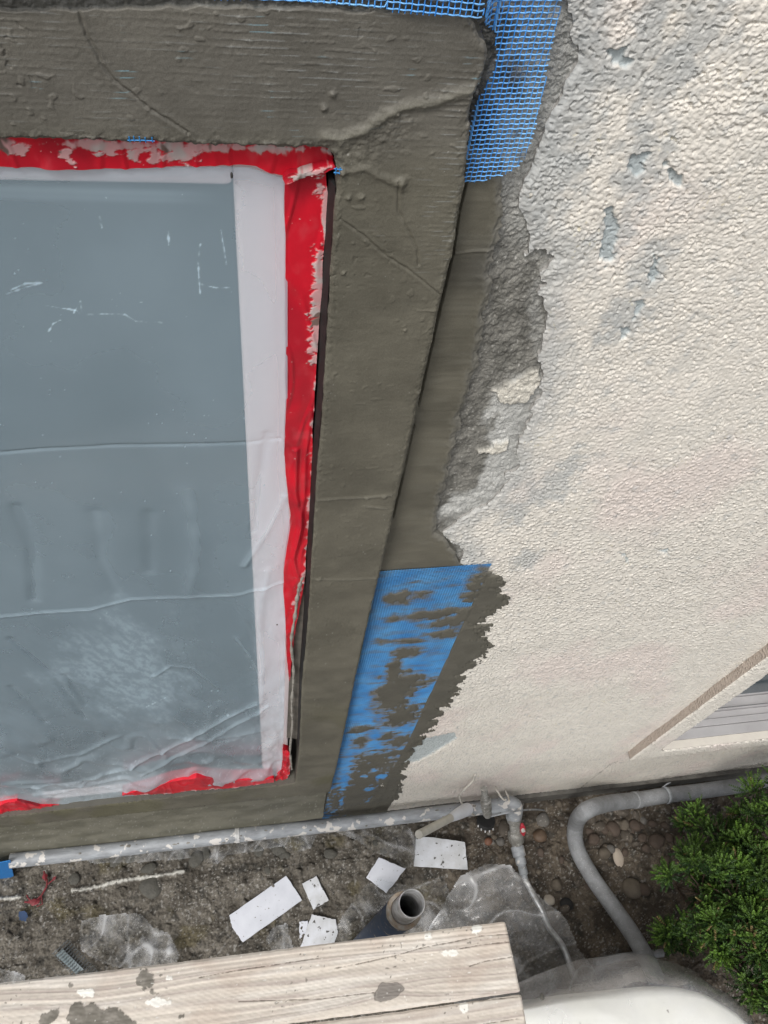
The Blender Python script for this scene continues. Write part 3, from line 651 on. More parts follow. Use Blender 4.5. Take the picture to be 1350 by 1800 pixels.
def sh_c(X, Z, S):
    lowr = sst(1.3, .6, Z)
    a = .0 * X + .03 * lowr + .05 * fbm(X * 8 + Z, Z * 1.6, 3, 148) * (.3 + .7 * lowr) + .06 * lowr * sst(.25, .8, fbm(X * 5 - Z * 3, Z * 6 + X * 5, 3, 147)) + lowr * .10 * sst(.0, .7, fbm(X * 7, Z * 3.5, 4, 155)) + .015 * fbm(X * 3, Z * 2, 2, 156)
    for p, _, w, k in FOLDS:
        d = pldist(X, Z, p); a = a + k * np.exp(-(d / (w * .45)) ** 2) * (.6 + .5 * perlin(X * 30, Z * 30, 157))
    top = W(200, 338, -.006)[2]
    for zz, k, ww in ((W(100, 333, -.006)[2], .07, .0035), (W(100, 345, -.006)[2], .05, .003)):
        a = a + k * np.exp(-((Z - zz + .012 * X) / ww) ** 2) * sst(.0, -.06, X - .0)
    for p in SCR:
        d = pldist(X, Z, p) + .0009 * fbm(X * 130, Z * 130, 3, 158); a = a + .42 * np.exp(-(np.maximum(d, 0) / .00045) ** 2) * sst(-.45, .2, perlin(X * 110, Z * 110, 159))
    # plaster dust rubbed on the lower middle
    cx, cz = W(225, 1190, -.006)[0], W(225, 1190, -.006)[2]
    r = np.hypot((X - cx) / .13, (Z - cz) / .26); rub = sst(1.1, .3, r + .45 * fbm(X * 18, Z * 9, 4, 160)) * (.35 + .65 * sst(-.5, .6, fbm(X * 85 + Z * 20, Z * 32, 5, 161, .7))); a = a + .16 * rub
    hr = 1 - np.abs(fbm(X * 26 + Z * 6, Z * 9 - X * 12, 3, 162)) * 2.4; a = a + lowr * .13 * sst(.86, 1, hr)
    sp = sst(.80, .86, perlin(X * 330 + 3 * perlin(X * 31, Z * 31, 169), Z * 290, 163)) * sst(-.2, .5, perlin(X * 13, Z * 13, 168)); a = a + .35 * sp
    edge = sst(-.012, -.001, S); a = a + .10 * edge + sst(.86, .72, Z) * .06 + sst(.69, .62, Z) * .10
    a = a + .12 * sst(.58, .50, Z) 
    c = mix((.68, .86, .98), (.68, .80, .88), lowr)
    bot = sst(.66, .54, Z) * sst(-.1, .3, fbm(X * 9, Z * 9, 3, 165)); c = mix(c, (.50, .48, .46), bot * .6)
    return np.concatenate([c, np.clip(a, -.2, .75)[..., None]], -1)
o = panel('plastic_sheet', (-110, 530, 270, 1465), 1.6, 'w', .006, lambda X, Z: polysdf(X, Z, SH), sh_h, sh_c, M_sheet)
tag(o, 'milky translucent plastic sheet stretched over the window inside the red tape', 'plastic sheet')
M_spk = pmat('dark_cement', (.05, .048, .042))
for u, v, r in ((407, 308, .0022), (487, 1098, .0025), (306, 1377, .002), (52, 1420, .003), (372, 1330, .001)):
    mb = MB(); p = W(u, v, -.014); V, Fl = [], []
    k = 9
    V = [(p[0] + r * .6 * math.cos(2 * math.pi * i / k) * random.uniform(.7, 1.1), p[1], p[2] + r * 1.5 * math.sin(2 * math.pi * i / k) * random.uniform(.7, 1.1)) for i in range(k)] + [(p[0], p[1] - .002, p[2])]
    Fl = [(i, (i + 1) % k, k) for i in range(k)]; mb.add(V, Fl); mb.build('cement_speck', M_spk, o)

# ------------------------------------------------------------------ red masking tape
RED = (.60, .006, .022); PINK = (.62, .36, .36); DUST = (.50, .47, .45)
def tape(px, box, label, y, hfun=None, smears=(), edge=None, seed=0, amp=.5, group='red masking tape round the window'):
    poly = wpts(px, -y)
    sm = [(wpts(s, -y)) for s in smears]; ed = wpts(edge, -y) if edge else None
    def h(X, Z, S):
        r = .0020 * fbm(X * 14, Z * 8, 3, 200 + seed) + .0012 * sst(.5, 1, 1 - np.abs(perlin(X * 40, Z * 9, 240 + seed)) * 2.5) + .0006 * perlin(X * 60, Z * 12, 201 + seed)
        if hfun: r = r + hfun(X, Z)
        cm = mask(X, Z); return r + .0009 * cm
    def mask(X, Z):
        m_ = X * 0
        for s in sm: m_ = np.maximum(m_, sst(.0015, -.0015, polysdf(X, Z, s) + .006 * fbm(X * 60 + Z * 30, Z * 120 - X * 40, 4, 202 + seed, .65)))
        if ed: m_ = np.maximum(m_, sst(.0035, .0005, pldist(X, Z, ed) + .0015 + .0055 * fbm(X * 60, Z * 35, 4, 203 + seed, .6) - .0006))
        return m_
    def c(X, Z, S):
        cc = mix(RED, (.42, .006, .02), sst(-.1, .6, fbm(X * 12, Z * 9, 3, 204 + seed)))
        dust = sst(.15, .9, fbm(X * 50, Z * 30, 4, 205 + seed)) * amp; cc = mix(cc, (.60, .10, .12), dust * .6)
        m_ = mask(X, Z); cm = mix(PINK, DUST, sst(-.1, .5, fbm(X * 40, Z * 40, 3, 206 + seed))); cm = mix(cm, (.14, .13, .11), sst(.45, .6, fbm(X * 45, Z * 30, 3, 207 + seed)))
        cc = cc * (1 - m_[..., None] * .92) + cm * m_[..., None] * .92
        sp = sst(.72, .78, perlin(X * 300 + 2 * perlin(X * 41, Z * 41, 218), Z * 300, 208 + seed)) * sst(-.1, .5, perlin(X * 25, Z * 25, 219 + seed)); return mix(cc, (.72, .62, .6), sp * .7)
    o = panel('masking_tape', box, 1.2, 'w', y, lambda X, Z: polysdf(X, Z, poly) + .0007 * fbm(X * 45, Z * 25, 3, 209 + seed), h, c, M_tape, back=-.002)
    return tag(o, label, 'masking tape', group)
tape([(-160, 235), (0, 238), (560, 252), (580, 262), (588, 280), (560, 300), (500, 308), (478, 303), (450, 290), (420, 289), (330, 294), (180, 296), (0, 293), (-160, 291)], (-110, 610, 225, 320),
     'horizontal red tape along the top of the window, smeared with pale plaster', .0125, None,
     [[(258, 280), (270, 262), (330, 256), (365, 262), (350, 276), (310, 288), (275, 290)], [(160, 270), (180, 255), (200, 254), (195, 266), (170, 276)], [(215, 258), (240, 262), (242, 282), (232, 280)], [(100, 262), (118, 262), (128, 284), (112, 276)], [(0, 252), (50, 250), (40, 266), (10, 262)]],
     [(0, 250), (580, 263)], 0, .35)
tape([(500, 300), (572, 300), (576, 340), (571, 400), (566, 500), (561, 560), (556, 640), (551, 720), (548, 800), (545, 880), (540, 950), (536, 1010), (529, 1060), (520, 1100), (514, 1150), (509, 1200), (504, 1160), (502, 1090), (498, 1040), (500, 990), (512, 920), (505, 860), (500, 800), (503, 700), (502, 500)],
     (480, 600, 290, 1220), 'long vertical red tape down the right side of the window, plaster along its outer edge', .0105,
     lambda X, Z: .004 * np.exp(-(pldist(X, Z, wpts([(520, 790), (518, 860), (530, 920), (515, 980), (522, 1010)], -.0105)) / .004) ** 2) + .002 * np.exp(-(pldist(X, Z, wpts([(548, 720), (536, 800), (534, 880), (520, 960)], -.0105)) / .003) ** 2),
     [[(556, 440), (566, 430), (572, 520), (566, 600), (560, 640), (545, 640), (545, 580), (550, 520)], [(560, 310), (572, 312), (566, 345), (556, 340)]],
     [(577, 310), (570, 480), (560, 620), (552, 720), (547, 850), (541, 960), (533, 1020), (519, 1060)], 20, .35)
tape([(497, 1318), (509, 1322), (511, 1352), (505, 1368), (482, 1373), (486, 1362), (497, 1350)], (470, 525, 1305, 1385), 'crumpled red tape scrap in the lower right corner of the window', .0125, lambda X, Z: .006 * fbm(X * 60, Z * 30, 2, 230), [], [(509, 1325), (511, 1352), (504, 1370)], 40, .8)
tape([(212, 1399), (262, 1386), (300, 1374), (345, 1366), (410, 1371), (482, 1368), (482, 1376), (380, 1387), (300, 1395)], (200, 495, 1335, 1410), 'red tape wedge along the bottom edge of the window', .0235, lambda X, Z: .002 * fbm(X * 20, Z * 10, 2, 231), [], [(215, 1400), (330, 1391), (480, 1377)], 60, .7)
tape([(-40, 1432), (0, 1415), (30, 1408), (70, 1416), (110, 1416), (60, 1422), (0, 1434), (-40, 1440)], (-60, 130, 1395, 1450), 'torn pinkish tape end at the lower left of the window', .0155, lambda X, Z: .004 * fbm(X * 30, Z * 20, 2, 232), [], [(0, 1436), (60, 1426), (110, 1419)], 80, .9)
# folded-over tag of tape at the top right corner
poly = [(498, 316), (508, 306), (540, 300), (570, 290), (586, 286), (590, 292), (572, 302), (540, 308), (520, 318), (502, 324)]
tape(poly, (485, 600, 275, 335), 'small folded red tape flap with plaster on it at the top right corner', .0185, lambda X, Z: .003 * fbm(X * 30, Z * 40, 2, 233), [[(504, 322), (515, 312), (545, 304), (575, 292), (570, 298), (540, 308), (518, 319)]], None, 100, .9)
# dried pale plaster string running down beside the tape
PSTR = spline([W(u, v, -.012) for u, v in ((532, 1012), (524, 1040), (519, 1080), (512, 1130), (516, 1180), (513, 1240), (514, 1275), (510, 1318), (513, 1352))], 10)
rr = .0024 + .0013 * np.array([math.sin(i * 1.3) * math.sin(i * .37) for i in range(len(PSTR))])
mb = MB(); mb.tube(PSTR, rr, 8); o = mb.build('plaster_bead', pmat('pale_plaster', (.38, .36, .32), (.20, .185, .16), 60, .8, bscale=200, bstr=.6, bdist=.002))
tag(o, 'pale dried plaster string running down beside the lower red tape', 'plaster')

# ------------------------------------------------------------------ blue fibreglass mesh
def strands(name, label, lines, rad, dirty, group, box_k=4, col=(.025, .21, .58), light=(.20, .48, .78), part=None, lighth=.5):
    Vs, Fs, Cs, off = [], [], [], 0
    for P, hor in lines:
        P = np.asarray(P); V, Fl = tube_vf(P, rad * (1.15 if hor else .9), box_k, off, False)
        Vs.append(V); Fs.append(np.array(Fl)); off += len(V)
        X, Z = V[:, 0], V[:, 2]
        c = mix(col, light, (lighth if hor else (.12 if part is None and lighth > .3 else .75)) + .25 * perlin(X * 20, Z * 20, 301))  # upper strip: horizontal strands tinted paler, painting the light they catch
        c = mix(c, (.11, .105, .09), dirty(X, Z)); Cs.append(c)
    o = mk(name, np.concatenate(Vs), np.concatenate(Fs), M_blue, part, np.concatenate(Cs))
    if part is None: tag(o, label, 'mesh tape', group)
    return o
UX1 = W(985, 0, -.004)[0]; UZB = W(840, 314, -.004)[2]
MR = wpts([(990, -120), (984, 0), (968, 80), (954, 150), (940, 215), (926, 262), (912, 285), (893, 298), (866, 308), (838, 315), (812, 317), (826, 190), (868, 110), (868, 60), (842, 22), (842, -150), (990, -150)], -.004)
lines = []
MT = wpts([(-160, -150), (852, -150), (852, 30), (700, 26), (640, 14), (480, 9), (330, 7), (150, -4), (-160, -10)], -.031)
def seglines(P, hor):
    """keep the runs of a candidate strand inside the outline MR"""
    s = np.minimum(polysdf(P[:, 0], P[:, 2], MR), polysdf(P[:, 0], P[:, 2], MT)); run = []
    for p, q in zip(P, s):
        if q < 0: run.append(p)
        else:
            if len(run) > 2: lines.append((run, hor))
            run = []
    if len(run) > 2: lines.append((run, hor))
def mh(X, Z): return .006 + .0245 * sst(.177, .160, X) * sst(2.395, 2.435, Z) +  .0035 * np.sin((X - .12) * 16) + .0012 * perlin(X * 12, Z * 12, 310)
pit = .0039
zs = np.arange(UZB - .01, 2.62, pit); xs = np.arange(-.34, UX1 + .01, pit)
for z in zs:
    X = np.arange(-.34, UX1 + .01, pit / 3); Z = z + .0035 * np.sin(X * 9 + 1) * (X > .1) + .0010 * perlin(X * 14, z + X * 0, 311) + (X - .25) * .10 * (X > .18)
    seglines(np.stack([X, -mh(X, Z) - .0005 * np.sin(X / pit * math.pi), Z], -1), True)
for x in xs:
    Z = np.arange(UZB - .02, 2.62, pit / 2); X = x + .0012 * perlin(Z * 10, Z * 0 + x * 9, 312) + .010 * (2.47 - Z) ** 2 * 2
    seglines(np.stack([X, -mh(X, Z) + .0004 * np.sin(Z / pit * math.pi), Z], -1), False)
strands('mesh_tape', 'loose blue fibreglass mesh strip hanging at the upper right corner of the trim', lines, .00050,
        lambda X, Z: sst(.3, .8, fbm(X * 30, Z * 30, 3, 313) + .8 * sst(.30, .16, X) * 0 + .55 * sst(.05, -.1, X)) * .8, 'blue mesh tape', col=(.008, .24, .78), light=(.36, .70, .95), lighth=.45)
lines = []
pit = .0042
for i, z in enumerate(np.arange(-.03, MESH_Z1, pit)):
    rx = MESH_X1 - .0035 * abs(perlin(np.array([z * 9.]), np.array([.5]), 320)[0]) - .030 * max(0, .75 - z) / .75 - (.012 if z < .4 else 0)
    lx = MESH_X0 - .002 + .006 * abs(perlin(np.array([z * 5.]), np.array([.5]), 321)[0])
    X = np.linspace(lx, rx, 22); Z = z + .0012 * perlin(X * 9, X * 0 + z * 7, 322)
    Y = -(.0044 + .0012 * perlin(X * 10, Z * 3, 323) + .0003 * np.sin(X / pit * math.pi))
    lines.append((np.stack([X, Y, Z], -1), True))
for x in np.arange(MESH_X0, MESH_X1, pit):
    z0 = -.03 if x < MESH_X1 - .04 else .75 - (MESH_X1 - x) / .042 * .7
    Z = np.linspace(max(z0, -.03), MESH_Z1, 160); X = x + .001 * perlin(Z * 7, Z * 0 + x * 8, 324) - .004 * sst(1.3, .3, Z) * (x - MESH_X0) / .17
    lines.append((np.stack([X, -(.0040 + .0012 * perlin(X * 10, Z * 3, 323)), Z], -1), False))
strands('mesh_tape', 'long blue mesh strip half covered by cement smears, right of the trim near the ground', lines, .00075,
        lambda X, Z: np.clip(sst(-.45, .15, smear(X, Z)) * .75 + .40 * sst(-.1, .7, fbm(X * 26, Z * 60, 4, 325)) + .12, 0, 1), 'blue mesh tape', col=(.015, .17, .44), light=(.17, .47, .74), lighth=.12)
# short loose ends poking from the trim
M_thr = pmat('blue_thread', (.03, .25, .6))
mb = MB()
for u, v in ((228, 246), (236, 245), (246, 246), (256, 247), (268, 247)):
    p = W(u, v, -TY - .001); mb.tube([p + np.array([0, 0, -.0015]), p + np.array([0, -.001, .003])], .0004, 4)
mb.tube([W(224, 246.5, -TY - .0012), W(250, 246.5, -TY - .0012), W(272, 248, -TY - .0012)], .0004, 4)
tag(mb.build('mesh_end', M_thr), 'tiny frayed blue threads under the top trim above the red tape', 'mesh tape', 'blue mesh tape')
p = W(594, 300, -TY - .001); mb = MB()
for k in (-.0015, .0015): mb.tube([p + np.array([k, 0, -.003]), p + np.array([k, -.001, .003])], .0005, 4); mb.tube([p + np.array([-.003, 0, k]), p + np.array([.003, -.001, k])], .0005, 4)
tag(mb.build('mesh_end', M_thr), 'tiny blue mesh cross poking out at the inner corner of the trim', 'mesh tape', 'blue mesh tape')

# ------------------------------------------------------------------ raised stucco surround and second window, lower right
def s2_sdf(X, Z):
    o_ = np.maximum(np.maximum(xL - X, zB - Z), np.maximum(X - 3.1, Z - zT)); i_ = np.maximum(np.maximum(xI - X, zI - Z), np.maximum(X - 2.98, Z - (zT - .1)))
    return np.maximum(o_, -i_) + .0008 * fbm(X * 90, Z * 60, 2, 330)
def s2_h(X, Z, S): return (.0017 * sst(-.12, .52, st_blob(X + 3, Z)) + .0005 * fbm(X * 300, Z * 300, 2, 331)) * sst(.0, -.002, S) - .003 * sst(-.004, .001, S)
def s2_c(X, Z, S):
    c = mix(C_ST, C_STP, sst(-.1, .7, fbm(X * 5, Z * 3, 3, 332))); c = mix(c, (.50, .47, .43), .35 * sst(-.1, -.7, st_blob(X + 3, Z)))
    return c
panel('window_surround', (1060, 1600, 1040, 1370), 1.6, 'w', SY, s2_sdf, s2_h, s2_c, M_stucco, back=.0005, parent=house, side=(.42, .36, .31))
# opening of the second window: cream sill, stepped white tracks, sash and dark glass
def sy(u, v): return float(G(u, v, zI)[1])
yA, yB, yC, yD, yE = sy(1184, 1302), sy(1217, 1280), sy(1233, 1266), sy(1252, 1250), sy(1285, 1228)
w2 = MB()
w2.box((xI, yA, zI - .03), (2.99, yB - .001, zI + .004)); w2.box((xI, yB, zI - .03), (2.99, yC - .001, zI + .010))
w2.box((xI, yC, zI - .03), (2.99, yD - .004, zI + .006)); w2.box((xI, yD - .0035, zI - .03), (2.99, yD, zI + .022))
w2.box((xI, yD + .001, zI - .03), (2.99, yE, zI + .012)); w2.box((xI, yE + .001, zI - .03), (2.99, yE + .03, zI + .022)); w2.box((xI, yA, zT - .16), (2.99, yE + .02, zT - .102))
win2 = w2.build('window', M_frame2, house, bevel=.0012, smooth=False); win2['label'] = 'second window with white vinyl sill tracks at the right edge'
mb = MB(); mb.box((xI, yE + .004, zI + .023), (2.99, yE + .012, zT - .161)); mb.build('glass', M_glass, win2, smooth=False)
mb = MB(); mb.box((xI, -SY + .002, zI - .03), (2.99, yA - .001, zI + .003)); mb.build('sill', pmat('cream_sill', (.62, .58, .51), (.58, .54, .48), 30, .8, bscale=160, bstr=.6, bdist=.002), win2, smooth=False)

# ------------------------------------------------------------------ ground
GZ = -.10
mb = MB(); mb.box((-14, -14, -.6), (14, -.012, -.150)); tag(mb.build('ground', M_yard, smooth=False), kind='structure')
def gpx(u, v): return G(u, v, GZ)
LINE = gpts([(-20, 1582), (35, 1577)], GZ), gpts([(128, 1565), (160, 1560), (200, 1552), (240, 1545), (280, 1540), (322, 1532)], GZ)
def g_h(X, Y, S):
    lump = .010 * fbm(X * 5, Y * 5, 3, 400) + .007 * fbm(X * 26, Y * 26, 4, 401, .6) + .0035 * np.abs(perlin(X * 90, Y * 90, 402)) + .0018 * perlin(X * 190, Y * 190, 403)
    clod = .010 * sst(.35, .6, perlin(X * 34, Y * 34, 404)) * sst(.0, .4, perlin(X * 7, Y * 7, 405) + .2)
    dig = -.03 * sst(.45, .9, X) * sst(-.30, -.10, Y)
    h = lump + clod + dig
    for l in LINE: h = h + .007 * np.exp(-(pldist(X, Y, l) / .006) ** 2)
    return h
def g_c(X, Y, S):
    left = sst(.75, .35, X)
    grey = mix((.135, .122, .102), (.072, .064, .052), sst(-.5, .5, fbm(X * 14, Y * 14, 5, 410, .6)))
    brown = mix((.118, .098, .075), (.062, .051, .040), sst(-.5, .5, fbm(X * 16, Y * 16, 5, 411, .6)))
    c = grey * left[..., None] + brown * (1 - left[..., None])
    c = mix(c, (.040, .038, .033), .75 * sst(.25, .7, fbm(X * 22, Y * 22, 4, 412, .6)))
    c = mix(c, (.10, .085, .045), .6 * sst(.35, .8, fbm(X * 9, Y * 9, 3, 413)) * left)
    pale = sst(.42, .62, perlin(X * 95, Y * 95, 414) + .25 * perlin(X * 11, Y * 11, 415)); c = mix(c, (.26, .25, .23), pale * .65)
    sp = sst(.50, .58, perlin(X * 230, Y * 230, 416)) * sst(-.3, .3, perlin(X * 10, Y * 10, 417)); c = mix(c, (.40, .39, .36), sp * .6)
    for l in LINE: c = mix(c, (.45, .44, .40), sst(.007, .002, pldist(X, Y, l) + .003 * fbm(X * 80, Y * 80, 3, 418)))
    return c
o = panel('soil', (-160, 1520, 1335, 1850), 1.6, 'g', GZ, lambda X, Y: X * 0 - 1., g_h, g_c, M_ground, back=-.152, snap=False)
o.name = 'ground'; tag(o, kind='structure')
gcache = lambda p: float(g_h(np.array([p[0]]), np.array([p[1]]), None)[0])
def on(u, v, dz=0.):
    p = G(u, v, GZ); return np.array([p[0], p[1], GZ + gcache(p) + dz])

# ------------------------------------------------------------------ white board offcuts on the soil
def offcut(px, label, mat, th=.008, lift=.012, tilt=(0, 0), seed=1):
    r = random.Random(seed); q = [G(u, v, GZ + lift) for u, v in px]; c = sum(q) / len(q)
    pts = []
    n = len(q)
    for i in range(n):
        a, b_ = q[i], q[(i + 1) % n]; k = 7
        for j in range(k):
            t = j / k; p = a + (b_ - a) * t
            jj = .0012 if j else .0004
            pts.append((p[0] + r.uniform(-jj, jj), p[1] + r.uniform(-jj, jj)))
    m = MB(); z = GZ + lift
    V = [(x, y, z - th + (x - c[0]) * tilt[0] + (y - c[1]) * tilt[1]) for x, y in pts] + [(x, y, z + (x - c[0]) * tilt[0] + (y - c[1]) * tilt[1]) for x, y in pts]
    k = len(pts); area = sum(pts[i][0] * pts[(i + 1) % k][1] - pts[(i + 1) % k][0] * pts[i][1] for i in range(k))
    Fl = [tuple(range(k))[::-1], tuple(range(k, 2 * k))] + [(i, (i + 1) % k, k + (i + 1) % k, k + i) for i in range(k)]
    if area < 0: Fl = [f[::-1] for f in Fl]
    m.add(V, Fl); o = m.build('board_offcut', mat, bevel=.0008, smooth=False)
    return tag(o, label, 'board offcut', 'white board offcuts on the soil')
offcut([(403, 1609), (408, 1630), (427, 1656), (531, 1582), (503, 1539)], 'largest white board offcut, a long clean rectangle lying alone on the soil', M_board, seed=1)
offcut([(531, 1553), (556, 1540), (578, 1582), (551, 1599)], 'small white board offcut with grey smudges right of the long one', M_board2, tilt=(.03, .02), seed=2)
offcut([(548, 1607), (566, 1611), (590, 1616), (594, 1640), (580, 1680), (520, 1680), (530, 1660)], 'white board offcut partly under the film and the plank edge', M_board2, lift=.010, seed=3)
offcut([(526, 1620), (541, 1618), (540, 1640), (527, 1650)], 'narrow white sliver of board left of the half covered offcut', M_board, lift=.004, seed=4)
offcut([(666, 1507), (713, 1527), (679, 1570), (644, 1542)], 'square clean white board offcut on top of the plastic film', M_board, lift=.034, tilt=(.05, -.06), seed=5)
offcut([(731, 1472), (760, 1472), (817, 1480), (823, 1528), (728, 1522)], 'white board offcut covered in black spatters near the pipe', M_board2, lift=.030, tilt=(.0, .08), seed=6)

# ------------------------------------------------------------------ pipes along the wall foot
def P3(u, v, y): return W(u, v, y)
pp = [P3(u, v, -.045) for u, v in ((18, 1513), (150, 1499), (300, 1482), (400, 1470), (520, 1457), (640, 1444), (760, 1430), (850, 1420), (893, 1414))]
pp = spline(pp, 6)
t = thing('pipe_run', 'long grey plaster spattered pipe running along the foot of the wall', 'pipe', tuple(pp[0]))
mb = MB(); mb.tube(pp, .0215, 20); mb.build('pipe', M_pipe, t)
for u in (0, .52): pass
def collar(P, a, r, L, mat, nm, parent, prof=None):
    a = np.array(a) / np.linalg.norm(a); m_ = MB(); prof = prof or [(r * .9, 0), (r, .002), (r, L - .002), (r * .9, L)]
    m_.lathe(P, a, [(0, 0)] + prof + [(0, prof[-1][1])], 22); return m_.build(nm, mat, parent)
ax = pp[-1] - pp[-8]
collar(pp[-7], ax, .0255, .05, M_pipe, 'coupling', t)
i_ = min(range(len(pp)), key=lambda k: abs((pp[k] - P3(425, 1467, -.045))[0]))
collar(pp[i_] - .5 * ax / np.linalg.norm(ax) * .02, ax, .0228, .016, pmat('white_paint_band', (.62, .62, .60), (.30, .30, .30), 60, .5), 'painted_band', t)
# dried plaster lumps along the pipe
r = random.Random(3); M_spat = pmat('spatter', (.09, .085, .07), (.26, .25, .23), 22, .9)
for k in range(26):
    i_ = r.randrange(2, len(pp) - 3); c = pp[i_] + (pp[i_ + 1] - pp[i_]) * r.random(); a = r.uniform(.2, 1.9)
    d = np.array([0, -math.cos(a), math.sin(a)]); s_ = r.uniform(.002, .0065); e = (pp[i_ + 1] - pp[i_]) / np.linalg.norm(pp[i_ + 1] - pp[i_])
    side = np.cross(d, e); kk = 9; ring = [c + d * .0212 + (e * math.cos(2 * math.pi * q / kk) * s_ * r.uniform(.7, 1.8) + side * math.sin(2 * math.pi * q / kk) * s_ * .7 * r.uniform(.6, 1.1)) for q in range(kk)]
    mb = MB(); mb.add(ring + [c + d * (.0225 + s_ * .12)], [(q, (q + 1) % kk, kk) for q in range(kk)]); mb.build('plaster_splash', M_spat, t)
# elbow turning towards the valve
el_ = spline([P3(880, 1416, -.045), P3(897, 1413, -.047), P3(905, 1420, -.060), P3(903, 1436, -.080)], 6)
mb = MB(); mb.tube(el_, .0265, 20); mb.build('elbow', M_pipe, t)

tv = thing('shutoff_valve', 'old valve with a red handle joining the elbow and the braided hose', 'valve', tuple(P3(905, 1450, -.09)))
v0 = P3(903, 1434, -.078); v1 = G(909, 1488, -.055); v3 = G(923, 1545, -.060)
mb = MB(); a = v1 - v0; L_ = np.linalg.norm(a)
mb.lathe(v0, a, [(0, 0), (.024, 0), (.024, .02), (.018, .03), (.019, L_ * .5), (.026, L_ * .55), (.026, L_ * .8), (.018, L_ * .88), (.018, L_), (0, L_)], 18); mb.build('body', M_brass, tv)
mb = MB(); a = v3 - v1; L_ = np.linalg.norm(a)
mb.lathe(v1, a, [(0, 0), (.022, 0), (.0215, L_ * .3), (.016, L_ * .34), (.0175, L_ * .4), (.0175, L_ * .55), (.013, L_ * .6), (.0145, L_ * .66), (.0145, L_ * .86), (.010, L_ * .9), (.010, L_), (0, L_)], 18); mb.build('coupling', M_pipe, tv)
hp = G(919, 1458, .012); mb = MB(); hd = v1 - v0; hd = hd / np.linalg.norm(hd)
V = []; kk = 10
side = np.cross(hd, [0, -1, 0]); side = side / np.linalg.norm(side)
for yy in (-.004, .004):
    for q in range(kk): V.append(hp + hd * math.cos(2 * math.pi * q / kk) * .023 + side * math.sin(2 * math.pi * q / kk) * .009 + np.array([0, yy, 0]))
mb.add(V, [tuple(range(kk)), tuple(range(2 * kk - 1, kk - 1, -1))] + [(q, kk + q, kk + (q + 1) % kk, (q + 1) % kk) for q in range(kk)])
h_ = mb.build('handle', M_redpaint, tv, bevel=.0015)
mb = MB(); mb.lathe(hp + np.array([0, .002, 0]), (0, -1, .2), [(0, 0), (.007, 0), (.007, .010), (0, .012)], 12); mb.build('screw', pmat('pale_metal', (.55, .54, .5)), h_)

hs_ = spline([v3, G(938, 1575, -.05), G(952, 1600, -.05), G(966, 1632, -.06), G(990, 1665, -.07), G(1010, 1720, -.07)], 8)
mb = MB(); mb.tube(hs_, .0095, 14); tag(mb.build('supply_hose', M_steel), 'thin metal hose leading from the valve under the crumpled film', 'hose')

# upright stub fitting against the stucco with bleed points and wires
tf = thing('pipe_fitting', 'upright galvanised fitting painted cream at its top, standing against the stucco', 'fitting', tuple(P3(856, 1440, -.07)))
a0 = P3(851, 1386, -.03); a1 = P3(857, 1434, -.085); a = a1 - a0; L_ = np.linalg.norm(a)
mb = MB(); mb.lathe(a0, a, [(0, 0), (.010, 0), (.010, L_ * .25), (.013, L_ * .28), (.013, L_ * .4), (.017, L_ * .42), (.017, L_ * .72), (.014, L_ * .74), (.015, L_ * .92), (.011, L_), (0, L_)], 16); mb.build('body', M_brass, tf)
mb = MB(); mb.lathe(P3(855, 1441, -.075), (0, -.3, -1), [(0, 0), (.028, 0), (.031, .004), (.031, .016), (.026, .020), (0, .020)], 20); cp = mb.build('cap', M_black, tf)
mb = MB()
for k in range(5):
    a = math.radians(200 + k * 26); c = P3(855, 1441, -.075) + np.array([.0318 * math.cos(a), -.003 + .0318 * math.sin(a), -.010])
    mb.tube([c + np.array([0, 0, .006]), c + np.array([.002, -.002, -.006])], .0022, 6)
mb.build('mark', pmat('white_mark', (.7, .7, .7)), cp)
mb = MB(); mb.box((0, 0, 0), (.001, .001, .001)); mb = None

M_wire = pmat('painted_wire', (.55, .52, .46), (.42, .40, .36), 40, .6)
def wire(px, y, r, label, mat=M_wire, n=8):
    pts = [P3(u, v, yy) for (u, v), yy in zip(px, y)]
    m_ = MB(); m_.tube(spline(pts, n), r, 8); return tag(m_.build('wire', mat), label, 'wire', 'loose wires at the wall foot')
wire([(835, 1362), (830, 1374), (812, 1392), (808, 1400), (812, 1412), (822, 1424), (828, 1430), (833, 1433)], [-.003, -.012, -.03, -.035, -.05, -.065, -.07, -.07], .0036, 'thick cream wire bent in a hook left of the upright fitting')
wire([(871, 1383), (874, 1390), (880, 1400), (886, 1406), (890, 1405)], [-.003, -.018, -.035, -.045, -.045], .003, 'short cream wire stub just right of the upright fitting')
wire([(888, 1388), (890, 1394), (893, 1400), (895, 1408)], [-.003, -.016, -.028, -.045], .003, 'shortest cream wire stub, farther right above the elbow')
wire([(858, 1436), (872, 1433), (895, 1428), (920, 1424), (945, 1423), (965, 1426), (985, 1428), (1040, 1415), (1100, 1408)], [-.085, -.085, -.085, -.07, -.05, -.04, -.03, -.02, -.02], .0028, 'thin grey wire running right from the fitting along the wall foot', M_pipe)
# cream drain pipe with flared end
t = thing('drain_pipe', 'slanting cream plastic pipe with a flared white socket resting against the grey pipe', 'pipe', tuple(P3(740, 1466, -.12)))
b0 = P3(736, 1467, -.17); b1 = P3(822, 1422, -.078); a = b1 - b0; L_ = np.linalg.norm(a)
mb = MB(); mb.lathe(b0, a, [(0, 0), (.0115, 0), (.0115, L_ * .66), (0, L_ * .66)], 18); mb.build('pipe', M_pipewhite, t)
mb = MB(); mb.lathe(b0 + a * .62, a, [(.0118, 0), (.0125, .004), (.0165, L_ * .16), (.0185, L_ * .28), (.0185, L_ * .38), (.013, L_ * .38), (.012, L_ * .3)], 18); mb.build('socket', pmat('white_plastic', (.62, .64, .68), (.55, .56, .58), 20, .4), t)

